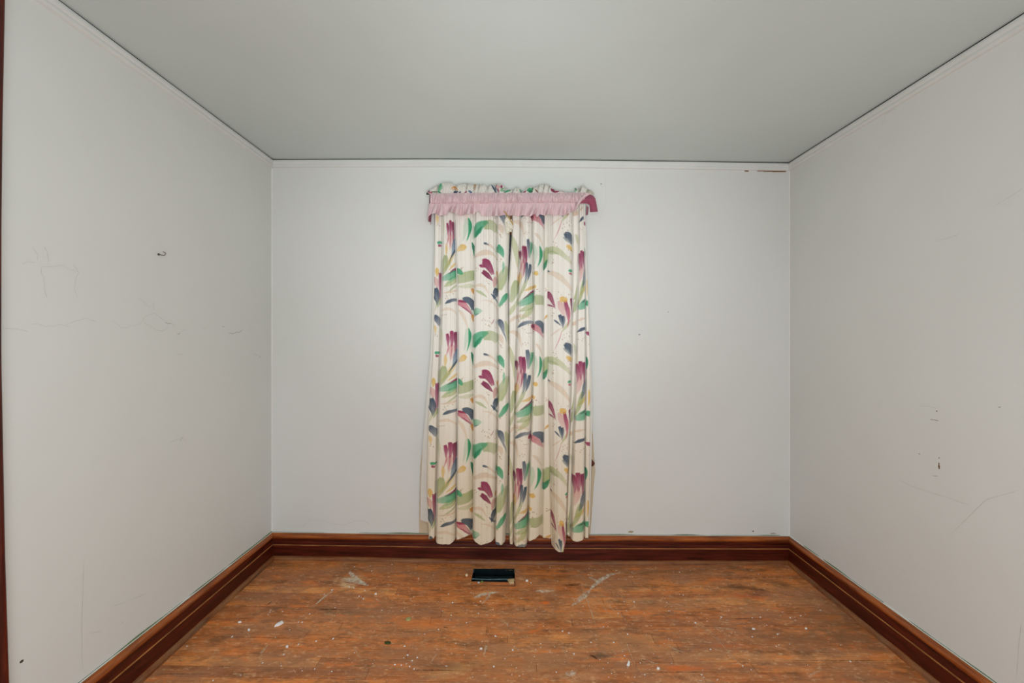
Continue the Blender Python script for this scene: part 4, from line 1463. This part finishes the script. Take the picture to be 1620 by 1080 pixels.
tag(flake('plaster_chip', 761, 1026.5, .012, .009, chipw, .005, 6), 'small white plaster chip on the middle boards in front of the duct hole', 'plaster chip', 'plaster chips on the floor')
tag(flake('plaster_chip', 994, 1050, .018, .034, chipw, .005, 7, pts=[(-.004, -.016), (.004, -.010), (.010, .010), (.006, .020), (.000, .006), (-.010, -.010)]),
    'curved white sliver of plaster on the front boards right of centre', 'plaster chip', 'plaster chips on the floor')
tag(flake('plaster_chip', 1275, 994.5, .014, .010, chipw, .005, 8), 'small white plaster chip on the boards near the right baseboard', 'plaster chip', 'plaster chips on the floor')
tag(flake('plaster_chip', 1192, 995, .018, .012, chipw, .004, 9), 'flat pale plaster chip in the middle of the right-hand boards', 'plaster chip', 'plaster chips on the floor')
tag(flake('plaster_chip', 1041.5, 1058, .013, .012, chipw, .006, 10), 'round white plaster chip on the front boards right of the curved sliver', 'plaster chip', 'plaster chips on the floor')
# round pellet
X, Y, z = fl(738.2, 911.5)
bm = bmesh.new(); bmesh.ops.create_uvsphere(bm, u_segments=20, v_segments=14, radius=0.0085)
for w_ in bm.verts: w_.co *= 1 + 0.10 * mnoise.noise(w_.co * 200)
me = bpy.data.meshes.new('pellet'); bm.to_mesh(me); bm.free()
o = link('pellet', me, simple('cream_pellet', L4(238, 214, 178), 0.6, 0.2, var=0.06), None, True)
o.location = (X, Y, z + 0.0078)
tag(o, 'round cream pellet lying left of the duct hole', 'pellet')
leafg = simple('dry_leaf', L4(176, 172, 112), 0.6, 0.2, var=0.2)
leafd = simple('dark_leaf', L4(62, 72, 36), 0.6, 0.2, var=0.3)
tag(flake('leaf_scrap', 646, 979.5, .03, .03, leafg, .004, 11, pts=[(-.014, .0), (-.004, -.016), (.010, -.010), (.014, .004), (.006, .020), (-.004, .012), (-.012, .012)]),
    'pale yellow-green leaf scrap on the boards left of centre', 'leaf scrap', 'leaf scraps on the floor')
tag(flake('leaf_scrap', 613, 1016.8, .03, .02, leafd, .004, 12, pts=[(-.016, .006), (-.010, -.008), (.008, -.010), (.018, -.004), (.014, .006), (.0, .010)]),
    'dark green leaf scrap on the boards, further forward than the pale one', 'leaf scrap', 'leaf scraps on the floor')
o = flake('plaster_chip', 810.5, 918.5, .03, .03, simple('tan_plaster', L4(206, 180, 132), 0.8, 0.1, var=0.15), .008, 13,
          pts=[(-.030, .008), (-.024, -.012), (-.018, -.030), (.0, -.034), (.010, -.030), (.012, -.004), (.014, .012), (.0, .016)])
tag(o, 'tan broken plaster lump stuck on the front right corner of the duct hole', 'plaster chip')
for px, py, mt, w_, lb, nm in ((757.5, 920.3, simple('pale_blue_scrap', L4(196, 222, 232), 0.4, 0.4), .012, 'tiny pale blue scrap on the front edge of the duct hole', 'paint_scrap'),
                               (762.3, 919, simple('green_scrap', L4(112, 150, 72), 0.5, 0.3), .014, 'tiny bright green scrap on the front edge of the duct hole', 'paint_scrap')):
    o = flake(nm, px, py + 1.6, w_, .010, mt, .006, int(px)); tag(o, lb, 'scrap')

# countless tiny flecks of paint
pts = [(530, 961), (513, 940), (525, 933), (553, 928), (568, 943), (572, 945), (575, 947), (560, 930), (554, 904), (561, 896.5), (586, 895), (588, 903), (615, 912), (432, 899),
       (509, 935), (527, 932), (577, 934), (596, 948), (604, 965), (620, 893), (662, 915), (890, 998), (900, 1001), (860, 990), (855, 1018), (811, 1028), (781, 1054), (880, 1063),
       (716, 953), (714, 973), (757, 970), (700, 966), (636, 966), (630, 941), (750, 900), (1003, 952), (987, 951.5), (978, 970), (993, 1003), (971, 1016), (935, 1016), (908, 1034),
       (988, 1037), (1055, 953), (1060, 966), (1058, 966), (1081, 941), (1075, 940), (1100, 985), (1190, 977), (1258, 981), (1250, 977), (1298, 965), (1340, 975), (1190, 1007), (1124, 1027),
       (1175, 1053), (1020, 1067), (1110, 1067), (1248, 901), (1200, 908), (1092, 902), (1075, 905), (1141, 976), (1203, 976), (1267, 974), (1230, 1003), (1228, 1022), (1345, 1046), (1232, 1020),
       (1000, 905), (975, 902), (852, 897), (870, 897.5), (932, 899), (941, 901), (840, 922), (760, 951), (780, 964), (738, 985), (640, 1022), (652, 1045), (643, 1050), (648, 1054), (635, 1052),
       (655, 1058), (660, 1040), (625, 1051), (645, 1036), (455, 1024), (449, 1035), (472, 1019), (427, 968), (424, 972), (447, 967), (472, 984), (478, 984), (458, 996), (428, 965), (490, 971),
       (296, 1022), (367, 1007), (445, 1053), (478, 1061), (525, 1062), (337, 1076), (498, 1058), (500, 1014), (527, 1010), (1480, 1078), (1330, 1020)]
rr = random.Random(3)
for _ in range(230):
    pts.append((rr.triangular(330, 1400, 850), rr.uniform(897, 1078)))
v, f = [], []
for i, (px, py) in enumerate(pts):
    X, Y, z = fl(px, py)
    if not (XL + 0.05 < X < XR - 0.05 and Y < 2.89): continue
    if RX0 - .01 < X < RX1 + .01 and Y > RY0 - .01 and Y < RY1 + .01: continue
    s_ = rr.uniform(0.0026, 0.0052) * (1.0 if i < 118 else 0.55)
    k0 = len(v)
    for k in range(5):
        a = 2 * math.pi * k / 5 + rr.random()
        v.append((X + s_ * math.cos(a) * rr.uniform(.7, 1.2), Y + s_ * 1.3 * math.sin(a), z + 0.0007))
    v.append((X, Y, z + 0.0007 + s_ * 0.6))
    f += [(k0 + k, k0 + (k + 1) % 5, k0 + 5) for k in range(5)]
o = obj('paint_flecks', v, f, chipw)
tag(o, 'tiny white paint flecks scattered all over the worn floorboards', 'paint flecks', kind='stuff')


# scratches and powder streaks: thin worn ribbons on the boards
def wear_mat(name, c, a0, sc=60):
    t = NT(name)
    p = t.coord()
    nz = t.noise(p, sc, 5, 0.7)
    t.base(L4(*c), 0.8, 0.1)
    tr = t.n('ShaderNodeBsdfTransparent')
    mx = t.n('ShaderNodeMixShader')
    t.l(t.ramp(nz, [(0.36, 0.0), (0.66, a0)]), mx.inputs[0])
    t.l(tr.outputs[0], mx.inputs[1]); t.l(t.b.outputs[0], mx.inputs[2])
    t.l(mx.outputs[0], t.out.inputs[0])
    return t.m


def streaks(name, items, mat):
    v, f = [], []
    for pl, w in items:
        q = [fl(*p) for p in pl]
        fine = []
        for a, b_ in zip(q[:-1], q[1:]):
            for t in np.linspace(0, 1, 7)[:-1]:
                fine.append((a[0] + (b_[0] - a[0]) * t, a[1] + (b_[1] - a[1]) * t))
        fine.append(q[-1][:2])
        k0 = len(v)
        for i, (X, Y) in enumerate(fine):
            a = fine[max(0, i - 1)]; b_ = fine[min(len(fine) - 1, i + 1)]
            dx, dy = b_[0] - a[0], b_[1] - a[1]
            L = math.hypot(dx, dy) + 1e-9
            ww = w / 2 * (0.25 + 0.75 * math.sin(math.pi * min(1, (i + 1) / len(fine) * 1.05)))
            z = zf(X) + 0.0011
            v += [(X - dy / L * ww, Y + dx / L * ww, z), (X + dy / L * ww, Y - dx / L * ww, z)]
        for i in range(len(fine) - 1):
            f.append((k0 + 2 * i, k0 + 2 * i + 1, k0 + 2 * i + 3, k0 + 2 * i + 2))
    o = obj(name, v, f, mat, floor)
    tag(o, kind='stuff')


streaks('powder_streak', [([(982, 905), (966, 909), (950, 917), (938, 928), (932, 935)], .028), ([(932, 935), (920, 946), (905, 958)], .035),
                          ([(932, 913), (945, 919), (955, 922)], .02), ([(553, 905), (560, 912), (575, 922)], .03), ([(540, 916), (560, 918), (583, 926)], .05),
                          ([(530, 932), (512, 945), (495, 960)], .012), ([(776, 937), (770, 948), (762, 955)], .018), ([(750, 946), (765, 940), (790, 936)], .03),
                          ([(846, 940), (850, 936), (876, 934)], .03), ([(866, 1078), (870, 1070)], .02), ([(895, 1066), (912, 1064)], .03)],
        wear_mat('powder', (250, 236, 212), 0.9, 40))
sc_ = [([(919, 930), (930, 953), (937, 972), (943, 992)], .007), ([(925, 933), (934, 955), (950, 985)], .003), ([(935, 935), (955, 960), (965, 975)], .003),
       ([(945, 930), (970, 965), (998, 998)], .003), ([(960, 945), (985, 975), (1003, 1000)], .003), ([(915, 908), (935, 930), (950, 940)], .003), ([(973, 932), (990, 950), (1003, 965)], .003),
       ([(1095, 980), (1135, 1012), (1165, 1045), (1196, 1078)], .0035), ([(1102, 984), (1130, 1004), (1150, 1024)], .003), ([(983, 1003), (992, 1020), (1000, 1040), (1012, 1064)], .003),
       ([(1055, 956), (1072, 958)], .006), ([(1060, 962), (1066, 967)], .006), ([(1130, 992), (1165, 997)], .008), ([(896, 993.5), (950, 994), (1000, 993)], .002),
       ([(1050, 1018), (1070, 1028), (1088, 1034)], .006), ([(1280, 1068), (1300, 1060)], .008), ([(1012, 1040), (1035, 1049), (1043, 1050)], .006), ([(802, 985), (804, 992)], .01),
       ([(560, 1025), (575, 1048)], .003), ([(412, 1034), (424, 1020)], .012), ([(770, 1020), (765, 1038)], .012), ([(690, 1035), (680, 1050)], .006)]
rr = random.Random(11)
for _ in range(46):
    x, y = rr.uniform(380, 1330), rr.uniform(900, 1070)
    L = rr.uniform(8, 30)
    a = rr.choice([rr.uniform(-.15, .15), rr.uniform(.4, 1.1)])
    sc_.append(([(x, y), (x + L * math.cos(a) * .5, y + L * math.sin(a) * .5 + rr.uniform(-1, 1)), (x + L * math.cos(a), y + L * math.sin(a))], rr.uniform(.0015, .0035)))
streaks('scratches', sc_, wear_mat('scratch', (242, 212, 174), 0.9, 120))
dk_ = [([(430, 951), (424, 956)], .010), ([(437, 953), (438, 954)], .010), ([(429, 973), (437, 974)], .006), ([(642, 945.5), (670, 946), (695, 945.5)], .003), ([(500, 963), (530, 964), (545, 965)], .006),
       ([(330, 1007), (410, 1008), (470, 1010)], .003), ([(1260, 1045), (1330, 1045), (1410, 1045)], .0035), ([(245, 1066), (330, 1066)], .003), ([(1020, 1063), (1140, 1063)], .003),
       ([(843, 1009), (847, 1015)], .005), ([(1150, 979), (1210, 979)], .004), ([(933, 1036), (938, 1038), (945, 1042)], .012), ([(702, 992), (709, 993)], .008), ([(660, 1060), (700, 1060), (735, 1061)], .004)]
streaks('dark_scars', dk_, wear_mat('dark_scar', (44, 26, 14), 0.95, 50))


# ---------------------------------------------------------------- wall marks
def on_left(px, py, off=0.0006):
    d = -F * XL / (CX - px)
    return Vector((XL + off, d, ZC - (py - CY) * d / F))


def on_right(px, py, off=0.0006):
    d = F * XR / (px - CX)
    return Vector((XR - off, d, ZC - (py - CY) * d / F))


def on_back(px, py, off=0.0006):
    return Vector(((px - CX) * D / F, D - off, ZC - (py - CY) * D / F))


def crack(fn, lst, mat, wpx, wall, nrm, name='hairline_crack'):
    v, f = [], []
    for pl in lst:
        q = [fn(*p) for p in pl]
        fine = []
        for a, b_ in zip(q[:-1], q[1:]):
            for t in (0, .25, .5, .75): fine.append(a.lerp(b_, t))
        fine.append(q[-1])
        k0 = len(v)
        for i, p in enumerate(fine):
            tg = (fine[min(i + 1, len(fine) - 1)] - fine[max(i - 1, 0)])
            sd_ = tg.cross(nrm).normalized()
            w = wpx * (0.55 + 0.9 * abs(mnoise.noise(p * 40))) * (0.4 if i in (0, len(fine) - 1) else 1)
            jit = sd_ * (0.0016 * mnoise.noise(p * 60))
            v += [p + jit + sd_ * w, p + jit - sd_ * w]
        for i in range(len(fine) - 1):
            f.append((k0 + 2 * i, k0 + 2 * i + 1, k0 + 2 * i + 3, k0 + 2 * i + 2))
    return obj(name, v, f, mat, wall)


S = lambda x, y: (x / 5.4, 360 + y / 5.4)
T_ = lambda x, y: (200 + x / 6.75, 440 + y / 6.75)
nl = Vector((1, 0, 0))
crack(on_left, [[S(20, 858), S(160, 865), S(240, 888)], [S(260, 825), S(310, 822), S(390, 842), S(460, 842), S(510, 826), S(600, 850)], [S(560, 830), S(680, 788), S(745, 772), S(830, 808)],
                [S(350, 330), S(435, 332), S(520, 322), S(600, 358), S(672, 378)], [S(350, 340), S(352, 390), S(375, 435), S(382, 540), S(402, 600)], [S(375, 165), S(400, 200), S(418, 300)],
                [S(275, 165), S(325, 235), S(318, 280)], [S(190, 310), S(245, 290), S(300, 300)], [S(625, 310), S(672, 380), S(650, 430), S(632, 520), S(665, 600)],
                [S(950, 790), S(1040, 855), S(1080, 855), S(1140, 832), S(1180, 835), S(1220, 798)]], M['crack'], 0.00055, wall_left, nl)
crack(on_left, [[T_(170, 465), T_(185, 425), T_(240, 385), T_(300, 372), T_(345, 410), T_(415, 455)], [T_(180, 468), T_(240, 505), T_(320, 552), T_(380, 563), T_(430, 535), T_(445, 500)],
                [T_(130, 205), T_(250, 310)], [T_(290, 240), T_(290, 350)], [T_(480, 485), T_(520, 510)], [T_(540, 605), T_(600, 560), T_(640, 545)], [T_(810, 535), T_(850, 540)],
                [T_(1300, 560), T_(1345, 535), T_(1370, 545)], [T_(1330, 800), T_(1410, 825)], [T_(530, 815), T_(600, 805)]], M['crack'], 0.0007, wall_left, nl)
crack(on_left, [[T_(415, 466), T_(440, 488), T_(482, 482)], [T_(540, 603), T_(572, 588)], [T_(1020, 512), T_(1052, 524)], [T_(1090, 585), T_(1140, 592), T_(1180, 573), T_(1200, 580), T_(1240, 550)],
                [T_(1415, 828), T_(1438, 850)], [(290, 690), (284, 697)]], M['crack_dark'], 0.0010, wall_left, nl)
crack(on_left, [[(132, 880), (131, 940), (129, 975), (130, 1060)], [(175, 958), (190, 955), (215, 945), (235, 937)], [(268, 701), (284, 693), (295, 697)], [(140, 1002), (160, 998)], [(190, 988), (196, 983)]],
      M['crack'], 0.0006, wall_left, nl)
crack(on_right, [[(1575, 325), (1600, 310), (1618, 298)], [(1478, 382), (1500, 376), (1518, 371)], [(1421, 758), (1440, 768), (1470, 778), (1500, 787), (1535, 800)], [(1500, 850), (1560, 790), (1612, 775)],
                 [(1455, 642.5), (1466, 642), (1482, 646)], [(1608, 1075), (1612, 1020), (1616, 985)], [(1395, 200), (1402, 180), (1420, 170)], [(1426, 896), (1430, 905)]], M['crack'], 0.0006, wall_right, -nl)
crack(on_right, [[(1472, 663.5), (1480, 664.5), (1485, 665)], [(1476, 752), (1484, 753)], [(1579, 644), (1584, 643.5)]], M['crack_dark'], 0.0012, wall_right, -nl)
nb = Vector((0, -1, 0))
crack(on_back, [[(475, 838), (490, 822), (510, 822), (525, 828), (545, 830), (560, 824), (575, 823), (585, 829)], [(957, 275), (958, 300), (959, 320), (955, 332), (948, 345)], [(960, 262), (956, 270)]],
      M['crack'], 0.0006, wall_back, nb)
crack(on_back, [[(429.8, 503), (430.2, 518)], [(430.5, 536), (430.4, 546)], [(430.3, 560), (429, 563)]], M['crack_dark'], 0.0008, wall_back, nb)


def blot(fn, px, py, w, h, mat, wall, nrm, name, seed, th=0.0015):
    c0 = fn(px, py, 0.0002)
    ax = Vector((0, 0, 1)); bx = nrm.cross(ax)
    rng = random.Random(seed)
    n = 10
    vs = []
    for lv, sc in ((0, 1), (th, .7)):
        for k in range(n):
            a = 2 * math.pi * k / n
            r = rng.uniform(.65, 1.2) * sc
            vs.append(c0 + bx * (w / 2 * r * math.cos(a)) + ax * (h / 2 * r * math.sin(a)) + nrm * lv)
    fs = [(k, (k + 1) % n, n + (k + 1) % n, n + k) for k in range(n)] + [tuple(range(n, 2 * n))]
    return obj(name, vs, fs, mat, wall)


brown = simple('bare_plaster_brown', L4(108, 76, 34), 0.9, 0.1, var=0.4, scale=120)
tanp = simple('tan_plaster_mark', L4(172, 158, 130), 0.9, 0.1, var=0.15, scale=80)
greyd = simple('dark_speck', L4(88, 84, 66), 0.9, 0.1, var=0.3)
blot(on_right, 1485.8, 738, .007, .022, brown, wall_right, -nl, 'plaster_gouge', 1)
blot(on_right, 1485.7, 733, .004, .010, brown, wall_right, -nl, 'plaster_gouge', 2)
blot(on_right, 1486, 724, .004, .005, greyd, wall_right, -nl, 'plaster_gouge', 3)
blot(on_right, 1482, 650, .006, .005, greyd, wall_right, -nl, 'plaster_gouge', 4)
blot(on_right, 1454.5, 717.7, .004, .004, greyd, wall_right, -nl, 'plaster_gouge', 5)
blot(on_left, 34.5, 1045.5, .013, .010, greyd, wall_left, nl, 'plaster_gouge', 6)
blot(on_back, 998, 841, .044, .016, tanp, wall_back, nb, 'plaster_gouge', 7, .0008)
blot(on_back, 1191.5, 840, .012, .010, brown, wall_back, nb, 'plaster_gouge', 8, .0008)
blot(on_back, 1223, 843.5, .045, .008, tanp, wall_back, nb, 'plaster_gouge', 9, .0008)

# tan patch on the wall round the bottom of the window, seen at both edges of the curtains
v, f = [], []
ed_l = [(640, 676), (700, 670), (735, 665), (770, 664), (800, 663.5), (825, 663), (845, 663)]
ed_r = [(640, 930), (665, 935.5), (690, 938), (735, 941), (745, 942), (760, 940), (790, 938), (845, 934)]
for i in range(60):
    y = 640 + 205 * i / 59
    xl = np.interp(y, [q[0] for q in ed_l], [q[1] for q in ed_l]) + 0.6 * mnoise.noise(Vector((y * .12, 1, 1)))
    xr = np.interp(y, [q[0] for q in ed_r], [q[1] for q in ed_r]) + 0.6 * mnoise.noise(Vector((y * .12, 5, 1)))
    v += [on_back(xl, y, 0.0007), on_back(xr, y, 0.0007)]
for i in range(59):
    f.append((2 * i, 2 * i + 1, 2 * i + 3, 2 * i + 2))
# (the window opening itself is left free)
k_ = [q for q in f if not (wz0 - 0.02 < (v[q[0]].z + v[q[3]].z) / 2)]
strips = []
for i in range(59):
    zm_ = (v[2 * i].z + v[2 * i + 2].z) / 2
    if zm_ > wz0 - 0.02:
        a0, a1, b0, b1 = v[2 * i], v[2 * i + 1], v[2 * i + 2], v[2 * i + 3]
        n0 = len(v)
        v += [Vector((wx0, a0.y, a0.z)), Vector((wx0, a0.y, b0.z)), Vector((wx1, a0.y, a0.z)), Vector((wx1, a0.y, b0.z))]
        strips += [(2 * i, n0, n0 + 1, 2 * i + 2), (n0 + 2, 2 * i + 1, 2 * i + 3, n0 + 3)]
obj('tan_patch', v, k_ + strips, simple('tan_patch_colour', L4(212, 194, 166), 0.7, 0.2, var=0.06, scale=9), wall_back)

# metal hook on the left wall
steel = simple('dull_steel', L4(96, 90, 76), 0.4, 0.5, 0.7)
h0 = on_left(251, 402.3, 0.0)
hk = empty('wall_hook', h0)
tag(hk, 'small bent steel hook screwed into the left wall above the hairline cracks', 'hook')
d0 = h0.y
ux = d0 / F


def hp(px, py, off):
    # the hook is bent in a plane standing out from the wall
    return Vector((XL + off, d0 - 0.002 + (px - 251) * 0.0010, h0.z - (py - 402.3) * ux))


hpts = [hp(251, 402.3, 0.0), hp(251.5, 402.2, 0.004), hp(252.5, 403, 0.009), hp(254, 403.6, 0.016), hp(255.5, 403.5, 0.022), hp(256.8, 402.6, 0.026), hp(257.6, 401.2, 0.028), hp(257.2, 399.6, 0.026), hp(256.2, 398.5, 0.021), hp(255.0, 397.9, 0.017)]
v, f = tube(hpts, 0.0017, 8)
put(obj('bent_wire', v, f, steel, None, True), hk)
v, f = tube([hp(251, 402.3, -0.001), hp(251, 402.3, 0.003)], 0.005, 10)
put(obj('screw_collar', v, f, steel, None, True), hk)

# nails in the back wall
for (px, py, r, lb) in ((1011, 528.8, .0032, 'bent nail in the back wall right of the curtains at mid height'),
                        (950.5, 291.3, .0026, 'small dark nail head in the back wall just right of the valance top'),
                        (1056.5, 493.2, .0016, 'faint tiny nail head in the back wall, furthest right of the three')):
    c0 = on_back(px, py, 0.0)
    k = empty('nail', c0)
    tag(k, lb, 'nail', 'nails in the back wall')
    v, f = tube([c0, c0 + Vector((0, -0.010, -0.001))], r * 0.5, 8)
    put(obj('shank', v, f, steel, None, True), k)
    v, f = tube([c0 + Vector((0, -0.010, -0.001)), c0 + Vector((0, -0.0115, -0.001))], r, 12)
    put(obj('head', v, f, simple('nail_head', L4(60, 56, 48), 0.5, 0.4, 0.5), None, True), k)
